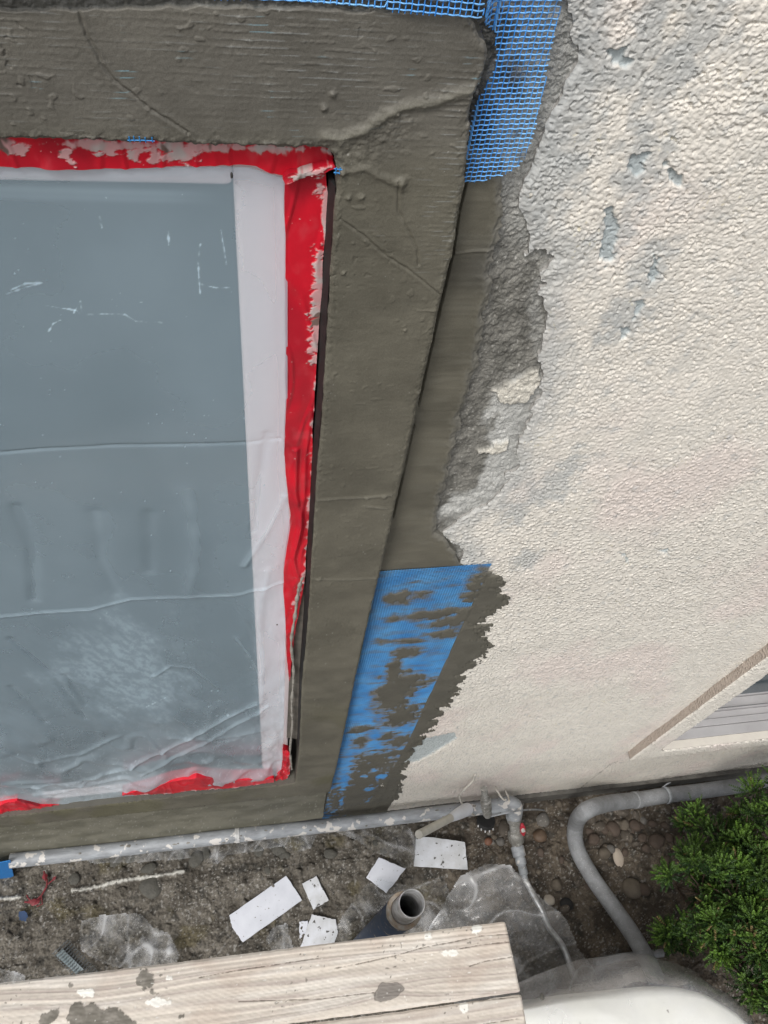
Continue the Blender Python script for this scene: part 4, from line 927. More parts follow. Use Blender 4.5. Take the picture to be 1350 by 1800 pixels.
# big grey conduit bending out of the wall foot
cp_ = [P3(1420, 1358, -.06), P3(1310, 1379, -.06), P3(1220, 1392, -.06), P3(1170, 1398, -.065), P3(1120, 1406, -.07), P3(1070, 1412, -.085), P3(1030, 1425, -.115), G(1012, 1450, .0), G(1014, 1490, -.01), G(1040, 1540, -.01), G(1075, 1590, 0), G(1110, 1640, .01), G(1138, 1688, .03), G(1155, 1725, .04)]
cs = spline(cp_, 8)
t = thing('conduit', 'thick grey speckled conduit sweeping from the wall foot down towards the white cabinet', 'conduit', tuple(cs[60]))
mb = MB(); mb.tube(cs, .0262, 24); mb.build('pipe', M_pvc, t)
k = min(range(len(cs)), key=lambda q: np.linalg.norm(cs[q] - P3(1122, 1406, -.07)))
collar(cs[k] - (cs[k + 1] - cs[k]) / np.linalg.norm(cs[k + 1] - cs[k]) * .012, cs[k + 1] - cs[k], .0283, .030, M_pvc, 'coupling', t)
k = min(range(len(cs)), key=lambda q: np.linalg.norm(cs[q] - P3(1174, 1397, -.065)))
c = cs[k]; tg = (cs[k + 1] - cs[k - 1]); tg = tg / np.linalg.norm(tg)
mb = MB(); ring = []
sd_ = np.array([0, -1, 0]); up_ = np.cross(sd_, tg); up_ = up_ / np.linalg.norm(up_); sd_ = np.cross(tg, up_)
for q in range(-2, 12):
    a = math.radians(20 + q * 15); ring.append(c + (sd_ * -math.cos(a) + up_ * math.sin(a)) * .0272 * (1 if up_[2] > 0 else -1))
V = []
for p in ring: V += [p - tg * .006, p + tg * .006]
V += [c + np.array([0, .03, .055]) - tg * .006, c + np.array([0, .03, .055]) + tg * .006]
mb.add(V, [(2 * i, 2 * i + 1, 2 * i + 3, 2 * i + 2) for i in range(len(V) // 2 - 1)]); o = mb.build('strap', M_pipe, t)
sm_ = o.modifiers.new('thick', 'SOLIDIFY'); sm_.thickness = .002

# ------------------------------------------------------------------ scaffold pole: blue post with steel sleeve
ptop = G(724, 1588, 1.165)
t = thing('scaffold_pole', 'blue scaffold post with a bare open steel tube at its top beside the planks', 'scaffold pole', (ptop[0], ptop[1], GZ - .02))
x, y = ptop[0], ptop[1]
def hollow(zb, zt, ro, ri, mat, nm, k=36):
    m_ = MB(); m_.lathe((x, y, 0), (0, 0, 1), [(ri, zb), (ro, zb), (ro, zt - .0015), (ro - .001, zt), (ri + .001, zt), (ri, zt - .0015), (ri, zb)], k); return m_.build(nm, mat, t)
hollow(.95, 1.165, .0242, .0213, M_steel, 'inner_tube')
hollow(GZ - .02, 1.060, .0315, .0275, M_bluepaint, 'post')
hollow(1.052, 1.068, .0330, .0246, pmat('rusty_weld', (.30, .22, .15), (.40, .38, .34), 90, .7), 'collar')

# ------------------------------------------------------------------ weathered scaffold planks
PZ = 1.20
def plank(pxq, box, label, seed, xl):
    q = gpts(pxq, PZ)
    splots = SPL[seed]
    def sdf(X, Y): return polysdf(X, Y, q) + .0005 * fbm(X * 60, Y * 60, 3, 500 + seed)
    kn = KN[seed]
    def grain(X, Y):
        yy = Y + .010 * fbm(X * 2.2, Y * 9, 2, 510 + seed) + (X * .045 if seed == 0 else 0)
        for kx, ky, kr in kn:
            d = np.hypot((X - kx) / 2.2, Y - ky); yy = yy + .006 * np.exp(-(d / kr) ** 2) * np.sign(Y - ky + 1e-6)
        return yy
    def rings(X, Y):
        yy = grain(X, Y); return fbm(X * 1.0, yy * 75, 3, 520 + seed), np.sin(yy * 540 + 3 * perlin(X * 1.6, yy * 30, 521 + seed) + 9 * perlin(X * .8, yy * 12, 522 + seed))
    def crackd(X, Y):
        d = X * 0 + 1
        for c_ in CK[seed]: d = np.minimum(d, pldist(X, Y, gpts(c_, PZ)) + .0006 * fbm(X * 90, Y * 90, 2, 523))
        return d
    def h(X, Y, S):
        a, b_ = rings(X, Y); r = .0008 * a + .0004 * b_ - .0007 * sst(.5, .9, b_) * sst(-.2, .6, a)
        r = r + .00035 * perlin(X * 18, Y * 260, 524) - .0022 * np.exp(-(crackd(X, Y) / .0006) ** 2)
        r = r - .003 * sst(-.004, .0, S) ** 2
        for p, dep in splots[:]: r = r + (.0009 if dep > 0 else -.0012) * sst(.001, -.001, polysdf(X, Y, p) + .003 * fbm(X * 80, Y * 80, 4, 525, .65))
        saw = np.sin((X * .55 + Y) * 900 + 2 * perlin(X * 20, Y * 20, 526)); r = r + .00012 * saw * sst(.04, .0, Y - (q[0][1] - .05))
        return r
    def c(X, Y, S):
        a, b_ = rings(X, Y)
        c_ = mix((.56, .51, .445), (.45, .405, .355), sst(-.4, .6, a)); c_ = mix(c_, (.33, .28, .255), .55 * sst(.1, .9, b_) * sst(-.4, .5, a + .2))
        c_ = mix(c_, (.62, .59, .54), .45 * sst(.0, .6, fbm(X * 5, Y * 60, 3, 530 + seed)))
        stain = sst(.1, .7, fbm(X * 7, Y * 12, 3, 531 + seed)); c_ = mix(c_, (.37, .28, .22), stain * .30)
        c_ = mix(c_, (.10, .085, .072), .8 * np.exp(-(crackd(X, Y) / .0005) ** 2))
        for kx, ky, kr in kn:
            d = np.hypot((X - kx) / 1.9, Y - ky) + .003 * fbm(X * 60, Y * 60, 2, 532); c_ = mix(c_, (.17, .155, .14), .9 * sst(kr * .55, kr * .42, d)); c_ = mix(c_, (.10, .09, .08), .8 * np.exp(-((d - kr * .5) / .0007) ** 2))
        for p, dep in splots:
            m_ = sst(.0010, -.0010, polysdf(X, Y, p) + .0035 * fbm(X * 80, Y * 80, 4, 525, .65))
            c_ = mix(c_, mix((.135, .125, .105), (.20, .185, .16), sst(-.3, .5, fbm(X * 60, Y * 60, 3, 533))) if dep < 2 else (.72, .71, .66), m_ * (.95 if dep != 0 else .5))
        sp = sst(.55, .62, perlin(X * 160, Y * 160, 534 + seed)) * sst(.1, .4, perlin(X * 12, Y * 12, 535)); c_ = mix(c_, (.14, .13, .11), sp * .8)
        sp = sst(.68, .74, perlin(X * 170 + 2 * perlin(X * 30, Y * 30, 538), Y * 210, 536 + seed)); return mix(c_, (.72, .71, .67), sp * .6)
    o = panel('scaffold_plank', box, 1.3, 'g', PZ, sdf, h, c, M_wood, back=PZ - .038)
    return tag(o, label, 'plank', 'scaffold planks')
def ell(u, v, a, b_, n=12): return [(u + a * math.cos(2 * math.pi * i / n), v + b_ * math.sin(2 * math.pi * i / n)) for i in range(n)]
SPL = [[(gpts(p, PZ), d) for p, d in ([ell(254, 1722, 17, 17), 1], [ell(125, 1732, 4, 4), 1], [ell(268, 1744, 5, 6), 1], [[(120, 1772), (132, 1762), (150, 1766), (165, 1764), (182, 1775), (205, 1770), (225, 1788), (250, 1800), (260, 1815), (130, 1815), (118, 1790)], 1],
            [[(70, 1790), (88, 1775), (102, 1772), (104, 1785), (92, 1800), (60, 1812)], 1], [ell(838, 1632, 10, 8), 2], [ell(754, 1648, 7, 6), 2], [ell(790, 1675, 14, 6), 2], [ell(298, 1718, 5, 4), 2], [ell(280, 1762, 22, 8), 2], [ell(318, 1786, 4, 3), 1], [ell(658, 1790, 18, 5), 1], [ell(150, 1745, 14, 8), 2])],
       [(gpts(p, PZ), d) for p, d in ([ell(815, 1770, 9, 9), 2], [ell(300, 1850, 30, 12), 1])]]
kp = G(682, 1743, PZ); KN = [[(kp[0], kp[1], .024)], []]
CK = [[[(588, 1702), (640, 1692), (700, 1678), (745, 1665), (790, 1657), (846, 1645), (893, 1642)], [(350, 1718), (420, 1705), (480, 1696), (560, 1684)], [(806, 1668), (850, 1660), (900, 1655)], [(900, 1682), (850, 1690), (826, 1698)], [(420, 1760), (560, 1756), (660, 1744)]],
      [[(720, 1768), (800, 1762), (916, 1752)], [(850, 1800), (914, 1790)]]]
plank([(-200, 1752), (0, 1728), (300, 1693), (600, 1655), (886, 1620), (889, 1622), (902, 1680), (915, 1741), (912, 1744), (700, 1775), (520, 1798), (200, 1842), (-200, 1896)], (-150, 930, 1605, 1860), 'weathered grey scaffold plank nearer the wall, with a knot and cement splashes', 0, -1.3)
plank([(-200, 1900), (200, 1846), (522, 1802), (700, 1779), (914, 1748), (917, 1750), (926, 1800), (945, 1900), (940, 1905), (-200, 2070)], (-150, 960, 1735, 1960), 'second scaffold plank on the outer side of the dark gap, with one white paint spot', 1, -1.3)

# ------------------------------------------------------------------ clear film scraps, crumpled
def crumple(px, z, label, mat, amp=.012, fr=1., seed=0, step=.004, group='scraps of clear plastic film on the ground', drape=True, cat='plastic film', nm='plastic_film', zf=None, tr_=-.11):
    q = gpts(px, z); X0 = min(p[0] for p in q); X1 = max(p[0] for p in q); Y0 = min(p[1] for p in q); Y1 = max(p[1] for p in q)
    xs_ = np.arange(X0 - step, X1 + 2 * step, step); ys_ = np.arange(Y0 - step, Y1 + 2 * step, step); X, Y = np.meshgrid(xs_, ys_)
    S = polysdf(X, Y, q) + .002 * fbm(X * 30, Y * 30, 3, 600 + seed)
    ca_, sa_ = math.cos(seed * 1.1), math.sin(seed * 1.1)
    wx = X * ca_ + Y * sa_ + .03 * perlin(X * 7, Y * 7, 601 + seed); wy = -X * sa_ + Y * ca_ + .03 * perlin(X * 7, Y * 7, 602 + seed)
    w1 = worley(wx * 7.5 * fr, wy * 10 * fr, 603 + seed); w2 = worley(wx * 19 * fr + .4 * w1, wy * 15 * fr, 604 + seed); w3 = worley(wx * 42 * fr, wy * 36 * fr, 609 + seed)
    n1 = perlin(wx * 6 * fr, wy * 11 * fr, 607 + seed); r = 1 - np.abs(n1) * 2.4
    Hh = amp * (1.1 * w1 + .5 * w2 + .16 * w3 + .5 * r) + amp * .8 * fbm(X * 6, Y * 6, 2, 605 + seed)
    Zz = z + Hh + (zf(X, Y) if zf is not None else 0)
    if drape:
        lowg = GZ + .010 * fbm(X * 5, Y * 5, 3, 400) + .018 - .03 * sst(.45, .9, X) * sst(-.30, -.10, Y); d_ = Zz - lowg
        Zz = lowg + np.where(d_ > .004, d_, .004 * np.exp(np.clip((d_ - .004) / .004, -20, 0)))
    al = tr_ + .20 * sst(.84, .98, r) + .30 * sst(.62, .80, w1) * sst(-.5, .3, n1 + .2) + .20 * sst(.62, .78, w2) * sst(.0, .4, perlin(X * 12, Y * 12, 611 + seed)) + .10 * fbm(X * 9, Y * 9, 3, 606 + seed) + .16 * sst(-.007, .0, S)  # opacity raised along the creases to paint fold highlights
    col = np.concatenate([np.broadcast_to(np.array([.60, .61, .62]), X.shape + (3,)), np.clip(al, -.13, .6)[..., None]], -1)
    ins = S < 0; cell = ins[:-1, :-1] & ins[1:, :-1] & ins[:-1, 1:] & ins[1:, 1:]
    idx = np.arange(X.size).reshape(X.shape); f = np.stack([idx[:-1, :-1], idx[:-1, 1:], idx[1:, 1:], idx[1:, :-1]], -1)[cell]
    us, inv = np.unique(f, return_inverse=True); f = inv.reshape(f.shape); V = np.stack([X, Y, Zz], -1).reshape(-1, 3)[us]
    o = mk(nm, V, f, mat, col=col.reshape(-1, 4)[us]); return tag(o, label, cat, group)
crumple([(150, 1512), (300, 1490), (430, 1476), (545, 1464), (560, 1462), (548, 1492), (520, 1500), (490, 1490), (440, 1500), (400, 1505), (380, 1522), (340, 1510), (250, 1518), (160, 1520)], GZ + .02, 'dusty film strip tucked under the grey pipe on the left', M_filmd, .008, 1., 1)
crumple([(575, 1458), (640, 1450), (715, 1452), (732, 1470), (728, 1520), (712, 1530), (690, 1510), (655, 1500), (620, 1478), (585, 1465)], GZ + .025, 'clear film spilling from under the pipe beside the spattered offcut', M_film, .012, 1., 2)
crumple([(642, 1555), (668, 1545), (720, 1560), (780, 1540), (800, 1600), (700, 1680), (590, 1690), (575, 1660), (600, 1610), (625, 1580)], GZ + .03, 'clear film lying under the square offcut and the blue post', M_film, .016, .9, 3)
crumple([(142, 1618), (180, 1608), (250, 1605), (270, 1630), (300, 1640), (318, 1680), (310, 1700), (260, 1710), (200, 1700), (170, 1690), (142, 1672)], GZ + .012, 'torn dusty film piece beside the wire lath on the left', M_filmd, .010, 1., 4)
crumple([(478, 1630), (505, 1622), (516, 1670), (480, 1680), (466, 1650)], GZ + .01, 'small dark film flap left of the white sliver', M_filmd, .004, 1., 5)
bag = lambda X, Y: .10 * np.exp(-((X - .86) / .17) ** 2 - ((Y + .36) / .16) ** 2)
crumple([(745, 1640), (775, 1590), (800, 1545), (845, 1525), (885, 1530), (920, 1570), (950, 1600), (975, 1625), (1000, 1670), (1040, 1710), (1010, 1740), (960, 1760), (900, 1800), (780, 1760), (740, 1700)], GZ + .02, 'large crumpled clear plastic bag heaped beyond the end of the planks', M_film, .040, .75, 6, .004, cat='plastic bag', nm='plastic_bag', zf=bag, tr_=.03)
o = crumple([(-60, 1700), (0, 1702), (30, 1706), (46, 1716), (40, 1735), (-60, 1745)], GZ + .02, 'folded pale film corner at the left edge by the plank', M_filmd, .006, 1., 8)

# ------------------------------------------------------------------ small rubbish
# expanded metal lath
mb = MB(); A0, A1, A2 = on(122, 1652, .02), on(172, 1705, .012), on(102, 1672, .02)
e1 = A1 - A0; e2 = A2 - A0
for i in range(15):
    for sgn in (1, -1):
        pts = []
        for j in range(9):
            s_ = i / 14; t_ = j / 8; z_ = .004 * sgn * (1 if j % 2 else -1)
            pts.append(A0 + e1 * (s_ + (.035 if (j % 2) == (sgn > 0) else -.0)) + e2 * t_ * 1.3 + np.array([0, 0, .002 * sgn]))
        mb.tube(pts, .0009, 4)
tag(mb.build('metal_lath', pmat('zinc', (.22, .24, .25), (.12, .13, .13), 60, .5, .4)), 'small torn piece of expanded metal lath on the soil at the left', 'metal lath')
mb = MB(); q = [on(100, 1680, .01), on(112, 1668, .016), on(150, 1705, .016), on(135, 1712, .01)]; mb.add([*q, *[p - np.array([0, 0, .002]) for p in q]], [(0, 1, 2, 3), (7, 6, 5, 4), (0, 4, 5, 1), (1, 5, 6, 2), (2, 6, 7, 3), (3, 7, 4, 0)])
tag(mb.build('flashing_strip', pmat('teal_strip', (.07, .11, .12), (.10, .13, .14), 30, .4)), 'dark bluish strip under the metal lath', 'strip')
# red leaf twig
mb = MB(); tw = [[(78, 1532), (84, 1548), (83, 1560), (74, 1575), (60, 1588), (45, 1586)], [(84, 1556), (94, 1548), (98, 1542)], [(74, 1575), (76, 1590), (66, 1594)], [(60, 1588), (52, 1580), (48, 1574)]]
for k, l in enumerate(tw): mb.tube([on(u, v, .012) for u, v in l], .0028 if k == 0 else .002, 6)
for (u, v), (du, dv) in (((79, 1533), (3, 18)), ((50, 1585), (22, 4)), ((74, 1580), (-12, 12)), ((92, 1550), (9, -9))):
    p = on(u, v, .014); e = on(u + du, v + dv, .018) - p; sdv = np.cross(e, [0, 0, 1]); mb.add([p, p + e * .5 + sdv * .28, p + e, p + e * .5 - sdv * .28, p + e * .5 + np.array([0, 0, .004])], [(0, 1, 4), (1, 2, 4), (2, 3, 4), (3, 0, 4)])
tag(mb.build('red_twig', M_twig), 'dark red leafy twig lying on the soil below the pipe end', 'twig')
def chunk(P, s_, seed, flat=.6, sub=3):
    bm = bmesh.new(); bmesh.ops.create_icosphere(bm, subdivisions=sub, radius=1); r = random.Random(seed)
    ax_ = [r.uniform(.8, 1.25), r.uniform(.7, 1.1), flat]; rz = r.uniform(0, 6.28); nz = [Vector((r.uniform(-1, 1), r.uniform(-1, 1), r.uniform(-1, 1))).normalized() for _ in range(5)]; nd = [r.uniform(.65, .95) for _ in nz]
    V = []
    for v in bm.verts:
        c = v.co.copy()
        for n_, d_ in zip(nz, nd):
            k = c.dot(n_) - d_
            if k > 0: c -= n_ * k * .75
        c = Vector((c.x * ax_[0], c.y * ax_[1], c.z * ax_[2])) * s_; c.rotate(Matrix.Rotation(rz, 3, 'Z')); V.append(np.array(P) + np.array(c))
    Fl = [tuple(v.index for v in f.verts) for f in bm.faces]; bm.free(); return V, Fl
def stone(u, v, s_, mat, label, seed, group=None, flat=.6, nm='pebble', cat='pebble', z=None):
    P = on(u, v, s_ * flat * .25) if z is None else z; m_ = MB(); m_.add(*chunk(P, s_, seed, flat)); return tag(m_.build(nm, mat), label, cat, group)
M_peb = [pmat('pebble_brown', (.10, .085, .068), (.065, .055, .045), 30, .8, specks=(.22, .19, .16)), pmat('pebble_grey', (.15, .14, .125), (.09, .085, .08), 30, .85, specks=(.24, .23, .21)), pmat('pebble_tan', (.13, .11, .085), (.09, .075, .058), 30, .85), pmat('pebble_rust', (.095, .070, .054), (.062, .048, .038), 30, .8)]
stone(952, 1467, .026, pmat('rusty_brown', (.13, .085, .055), (.07, .05, .035), 20, .6), 'round rusty brown pebble just right of the valve', 11, 'pebbles in the soil')
stone(958, 1438, .026, M_peb[1], 'pale grey pebble above the rusty brown one', 12, 'pebbles in the soil')
stone(996, 1590, .024, M_black, 'flat black stone left of the bending conduit', 13, 'pebbles in the soil', .4)
stone(966, 1582, .020, pmat('pale_stone', (.42, .38, .32), (.33, .29, .24), 40, .8), 'whitish angular stone beside the black one', 14, 'pebbles in the soil', .6)
stone(1088, 1507, .026, pmat('cream_stone', (.46, .40, .33), (.40, .34, .28), 30, .8), 'flat cream stone chip right of the conduit bend', 15, 'pebbles in the soil', .3)
stone(1110, 1562, .036, M_peb[2], 'large tan pebble half buried right of the conduit', 16, 'pebbles in the soil')
stone(882, 1478, .014, M_peb[1], 'small dark round pebble left of the valve', 17, 'pebbles in the soil')
stone(860, 1478, .015, pmat('red_pebble', (.17, .08, .05)), 'small reddish pebble in the soil right of the spattered offcut', 18, 'pebbles in the soil')
protos = []
pr_ = random.Random(5); n_p = 0
for k in range(4):
    o = stone(1060 + 20 * k, 1450, .022, M_peb[k], 'rounded brown grey pebble among many beside the conduit', 30 + k, 'pebbles in the soil', .65); protos.append(o)
spots = [(1030 + pr_.gauss(60, 60), 1470 + pr_.gauss(0, 42)) for _ in range(48)] + [(940 + pr_.gauss(0, 45), 1520 + pr_.gauss(0, 50)) for _ in range(16)] + [(1150 + pr_.gauss(0, 60), 1425 + pr_.gauss(0, 14)) for _ in range(20)]
for u, v in spots:
    if not (835 < u < 1330 and 1405 < v < 1690): continue
    o = protos[pr_.randrange(4)].copy(); sc.collection.objects.link(o); s_ = pr_.uniform(.35, 1.3); P = on(u, v, -.010 * pr_.random() - .003); o.location = P; o.rotation_euler = (pr_.uniform(-.3, .3), pr_.uniform(-.3, .3), pr_.uniform(0, 6.28)); o.scale = (s_, s_ * pr_.uniform(.8, 1.1), s_)
# cement clods dropped below the trim
M_clod = pmat('wet_cement_clod', (.055, .053, .045), (.09, .086, .072), 50, .75, bscale=200, bstr=.7, bdist=.002)
cl = [(345, 1510, .028), (362, 1500, .02), (318, 1502, .016), (265, 1560, .034), (262, 1528, .022), (490, 1494, .024), (500, 1504, .016), (455, 1495, .02), (205, 1512, .026), (230, 1508, .018), (130, 1545, .02), (470, 1530, .012), (580, 1502, .02), (660, 1482, .012), (674, 1497, .012), (530, 1474, .012)]
cll = ['elongated dark clod just under the pipe, left of the middle', 'dark clod touching the film strip, right of the elongated one', 'small clod left of the elongated dark one', 'biggest flat clod sitting across the white line', 'round clod above the white line', 'dark clod at the tip of the film strip under the pipe', 'clod just below the film strip tip',
       'clod on the middle of the dusty film strip', 'dark clod below the left part of the pipe', 'small clod right next to the one under the left pipe', 'clod at the left end of the white line', 'tiny clod between the long offcut and the pipe', 'clod above the small smudged offcut', 'clod on the clear film above the square offcut', 'tiny clod on the film beside the square offcut', 'tiny clod against the underside of the pipe']
for k, (u, v, s_) in enumerate(cl):
    o = stone(u, v, s_, M_clod, 'cement clod: ' + cll[k], 50 + k, 'cement clods under the wall', .35, 'cement_clod', 'cement clod')
# crumbs all over the soil: uncountable
Vs, Fs, off = [], [], 0; r = random.Random(9)
for k in range(2200):
    u = r.uniform(-60, 1200); v = r.uniform(1440, 1760)
    P = on(u, v, .001); s_ = .0010 + .0042 * r.random() ** 4
    V, Fl = chunk(P, s_, k, .8, 0) if False else (None, None)
    d = [np.array([r.gauss(0, 1), r.gauss(0, 1), abs(r.gauss(0, 1))]) for _ in range(5)]
    V = [P + np.array([s_, 0, 0]), P + np.array([-s_ * .4, s_ * r.uniform(.5, 1.1), 0]), P + np.array([-s_ * .6, -s_ * r.uniform(.5, 1.1), 0]), P + np.array([r.uniform(-.3, .3) * s_, r.uniform(-.3, .3) * s_, s_ * 1.1])]
    Vs += V; Fs += [(off, off + 1, off + 3), (off + 1, off + 2, off + 3), (off + 2, off, off + 3)]; off += 4
o = mk('gravel_crumbs', np.array(Vs), Fs, pmat('crumb', (.26, .25, .23), (.08, .075, .065), 45, .9), smooth=False); tag(o, 'fine pale crumbs of cement and grit scattered over the soil', 'grit', kind='stuff')
# blue tape end at the far left of the pipe, blue scrap
mb = MB(); q = [P3(u, v, -.055) for u, v in ((-30, 1522), (18, 1513), (24, 1540), (4, 1550), (-30, 1556))]
mb.add(q + [p + np.array([0, .002, 0]) for p in q], [(0, 1, 2, 3, 4), (9, 8, 7, 6, 5)] + [(i, 5 + i, 5 + (i + 1) % 5, (i + 1) % 5) for i in range(5)])
tag(mb.build('mesh_scrap', pmat('blue_scrap', (.02, .20, .52), (.015, .13, .38), 80, .5, stretch=(1, 1, 8)), smooth=False), 'blue mesh scrap hanging at the left end of the pipe', 'mesh tape')
o = crumple([(32, 1604), (44, 1600), (52, 1608), (46, 1622), (34, 1618)], GZ + .012, 'small dark blue scrap on the soil below the red twig', pmat('navy', (.02, .05, .12)), .004, 1., 9, .003, group=None, cat='scrap', nm='blue_scrap')
o = crumple([(1052, 1680), (1070, 1660), (1092, 1668), (1094, 1690), (1075, 1702), (1056, 1700)], GZ + .04, 'small dusty clear plastic disc lying beside the lower end of the conduit', M_filmd, .004, 1., 10, .004, group=None, cat='plastic disc', nm='film_disc')
mb = MB(); mb.tube(spline([on(1040, 1692, .02), on(1100, 1682, .02), on(1160, 1676, .02)], 4), .012, 10); tag(mb.build('hidden_pipe', M_pvc), 'short dark pipe glimpsed behind the white cabinet', 'pipe')

# ------------------------------------------------------------------ white cabinet under clear sheet
CZ = .52
cq = gpts([(860, 1782), (1000, 1752), (1130, 1733), (1190, 1732), (1250, 1745), (1320, 1790), (1390, 1890), (1380, 2050), (900, 2100)], CZ)
def rounded(q, n=6):
    out = []; m_ = len(q)
    for i in range(m_):
        a, b_, c_ = np.array(q[i - 1]), np.array(q[i]), np.array(q[(i + 1) % m_])
        for k in range(n):
            t_ = k / (n - 1); p0 = b_ + (a - b_) * .3; p1 = b_ + (c_ - b_) * .3
            out.append(tuple((1 - t_) ** 2 * p0 + 2 * t_ * (1 - t_) * b_ + t_ * t_ * p1))
    return out
rq = rounded(cq); cx = sum(p[0] for p in rq) / len(rq); cy = sum(p[1] for p in rq) / len(rq)
def shell(prof, jit=0, seed=0, topn=True):
    V, Fl = [], []; n = len(rq)
    for ins_, z_ in prof:
        for i, (px_, py_) in enumerate(rq):
            d = np.array([px_ - cx, py_ - cy]); L_ = np.linalg.norm(d); d = d / L_
            w_ = jit * (math.sin(i * .9 + z_ * 12) + math.sin(i * .37 + z_ * 31 + 2)) if jit else 0
            V.append((px_ - d[0] * min(ins_, L_ * .97) + d[0] * w_, py_ - d[1] * min(ins_, L_ * .97) + d[1] * w_, z_ + (w_ * .4)))
    for j in range(len(prof) - 1):
        for i in range(n): Fl.append((j * n + i, j * n + (i + 1) % n, (j + 1) * n + (i + 1) % n, (j + 1) * n + i))
    Fl.append(tuple(range((len(prof) - 1) * n, len(prof) * n)))
    return V, Fl
t = thing('white_cabinet', 'white rounded outdoor cabinet standing under clear sheeting at the bottom right', 'cabinet', (cx, cy, GZ - .02))
mb = MB(); mb.add(*shell([(0, GZ - .02), (0, CZ - .04), (.004, CZ - .022), (.012, CZ - .008), (.026, CZ), (.10, CZ + .006), (.2, CZ + .008)])); o = mb.build('body', M_cab, t)
mb = MB(); mb.add(*shell([(-.004, CZ - .075), (-.004, CZ - .062), (.0005, CZ - .060)])[0:1] , []) if False else None
mb = MB(); V, Fl = shell([(-.085, CZ - .20), (-.060, CZ - .12), (-.034, CZ - .045), (-.006, CZ - .002), (.018, CZ + .012), (.08, CZ + .016), (.2, CZ + .020)], .004, 1); mb.add(V, Fl)
tag(mb.build('cover_sheet', filmmat('cover_film', base=.24, cloudy=.10, rough=.2, scale=9, bstr=.5)), 'clear plastic cover sheet draped over the white cabinet', 'plastic cover')
p = G(953, 1752, CZ + .02); mb = MB(); mb.add(*chunk(p, .007, 77, .5, 2)); tag(mb.build('dark_crumb', M_clod), 'single dark cement crumb on the cover sheet near the plank end', 'cement crumb')

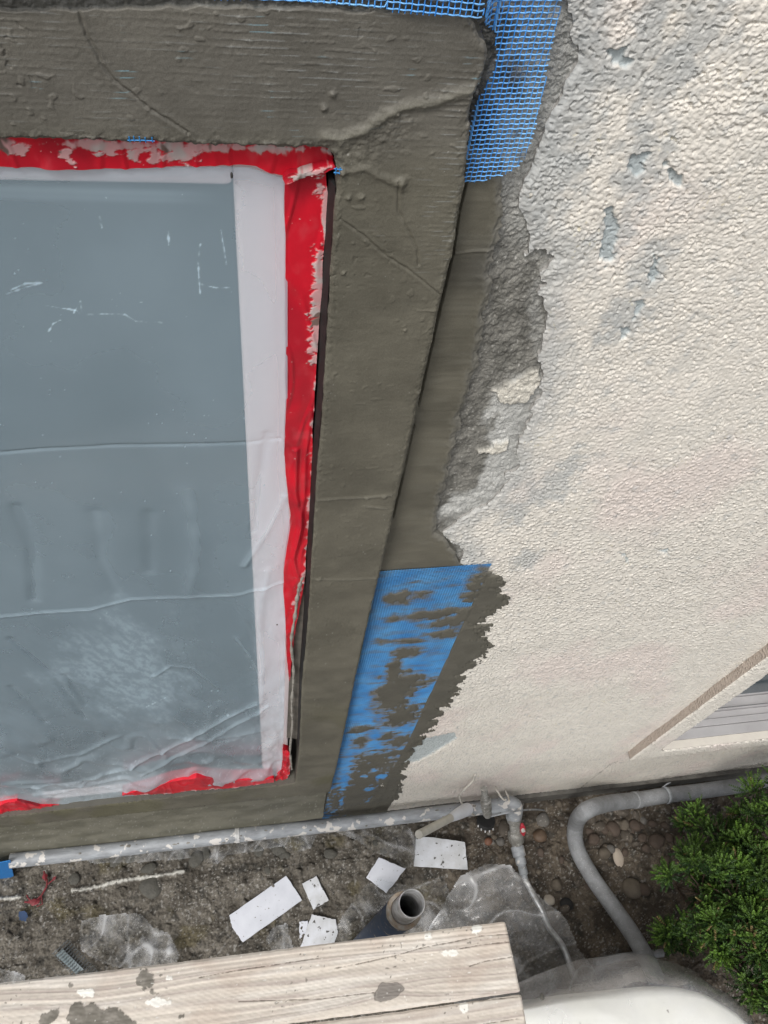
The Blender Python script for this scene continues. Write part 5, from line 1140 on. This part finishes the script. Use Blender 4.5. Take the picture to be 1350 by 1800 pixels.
# ------------------------------------------------------------------ juniper shrub
def shrub():
    c = np.array(G(1400, 1660, .25)); base = (c[0], c[1], GZ - .02)
    t = thing('juniper_shrub', 'dense bright green juniper shrub at the lower right corner', 'shrub', base)
    r = np.random.default_rng(4)
    # twig clusters distributed through lobes
    lobes = []
    for (u, v, z, R_) in ((1300, 1515, .30, .11), (1375, 1440, .28, .11), (1240, 1570, .34, .11), (1350, 1590, .42, .16), (1235, 1490, .14, .10), (1300, 1680, .40, .08), (1380, 1700, .48, .13), (1365, 1790, .50, .07), (1215, 1650, .24, .07), (1400, 1480, .36, .18), (1430, 1620, .45, .2), (1430, 1810, .5, .14), (1400, 1370, .20, .08), (1195, 1560, .16, .06), (1480, 1700, .4, .22), (1270, 1470, .30, .06), (1255, 1505, .28, .07), (1235, 1560, .26, .06), (1300, 1560, .34, .09), (1215, 1520, .26, .05), (1310, 1460, .36, .06), (1230, 1610, .36, .05), (1290, 1580, .42, .07), (1330, 1530, .44, .06), (1300, 1640, .46, .06), (1258, 1650, .38, .05), (1340, 1660, .50, .07), (1325, 1735, .48, .05), (1180, 1660, .16, .03)):
        lobes.append((G(u, v, z), R_))
    P_, D_, W_, L_, K_ = [], [], [], [], []
    for (c0, R_) in lobes:
        nc = max(4, int(11 * (R_ / .12) ** 2))
        for _ in range(nc):
            d0 = r.normal(size=3); d0 /= np.linalg.norm(d0)
            if d0[2] < -.35: d0[2] = -d0[2]
            cc = c0 + d0 * R_ * (.72 + .4 * r.random()); cr = .020 + .020 * r.random(); ax0 = d0 * .7 + np.array([-.1, 0, .75]); ax0 /= np.linalg.norm(ax0); tone = .7 + .6 * r.random()
            for _ in range(int(40 * (cr / .03) ** 2) + 10):
                dd = ax0 + r.normal(size=3) * .75; dd /= np.linalg.norm(dd)
                P = cc + dd * cr * (.2 + .9 * r.random()); L = .016 + .016 * r.random()
                sd2 = np.cross(dd, r.normal(size=3)); sd2 /= np.linalg.norm(sd2)
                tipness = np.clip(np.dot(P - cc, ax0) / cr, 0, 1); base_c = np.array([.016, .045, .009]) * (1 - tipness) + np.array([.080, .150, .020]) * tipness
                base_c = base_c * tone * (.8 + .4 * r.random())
                if r.random() < .025: base_c = np.array([.16, .12, .05])
                for q in range(6):
                    t_ = q / 5; Pq = P + dd * L * t_
                    for sg in (-1, 1):
                        e = dd * .8 + sd2 * sg * .8 * (1 - t_ * .6); e /= np.linalg.norm(e)
                        P_.append(Pq); D_.append(e); W_.append(.0029); L_.append(.0074 * (1 - .35 * t_)); K_.append(base_c * (.9 + .25 * t_))
    P_ = np.array(P_); D_ = np.array(D_); W_ = np.array(W_)[:, None]; L_ = np.array(L_)[:, None]; K_ = np.array(K_)
    s_ = np.cross(D_, r.normal(size=D_.shape)); s_ /= np.linalg.norm(s_, axis=1)[:, None] + 1e-9; nr = np.cross(D_, s_)
    V = np.stack([P_, P_ + D_ * L_ * .5 + s_ * W_, P_ + D_ * L_, P_ + D_ * L_ * .5 - s_ * W_, P_ + D_ * L_ * .55 + nr * W_ * .8], 1).reshape(-1, 3)
    n_ = len(P_); o5 = np.arange(n_)[:, None] * 5
    Fc = np.concatenate([o5 + np.array([0, 1, 4]), o5 + np.array([1, 2, 4]), o5 + np.array([2, 3, 4]), o5 + np.array([3, 0, 4])]); C = np.repeat(K_, 5, 0)
    M_leaf = vmat('juniper_leaf', .55, 300, .1, .0003, .2, 40, spec=.35)
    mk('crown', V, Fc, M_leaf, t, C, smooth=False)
    mb = MB(); b0 = np.array(base)
    for c0, R_ in lobes:
        md = (b0 + c0) / 2 + np.array([0, 0, -.03]); mb.tube(spline([b0 + np.array([r.normal() * .02, r.normal() * .02, 0]), md, c0 + np.array([0, 0, -R_ * .3])], 5), np.linspace(.011, .004, 11), 7)
        for q in range(7):
            d = r.normal(size=3); d[2] = abs(d[2]); d /= np.linalg.norm(d); mb.tube([c0 - np.array([0, 0, R_ * .3]), c0 + d * R_ * .45, c0 + d * R_ * .85], [.003, .002, .001], 5)
    mb.build('branch', pmat('juniper_bark', (.09, .06, .04), (.05, .035, .025), 50, .9), t)
    return len(V)
shrub()
bpy.context.view_layer.update()
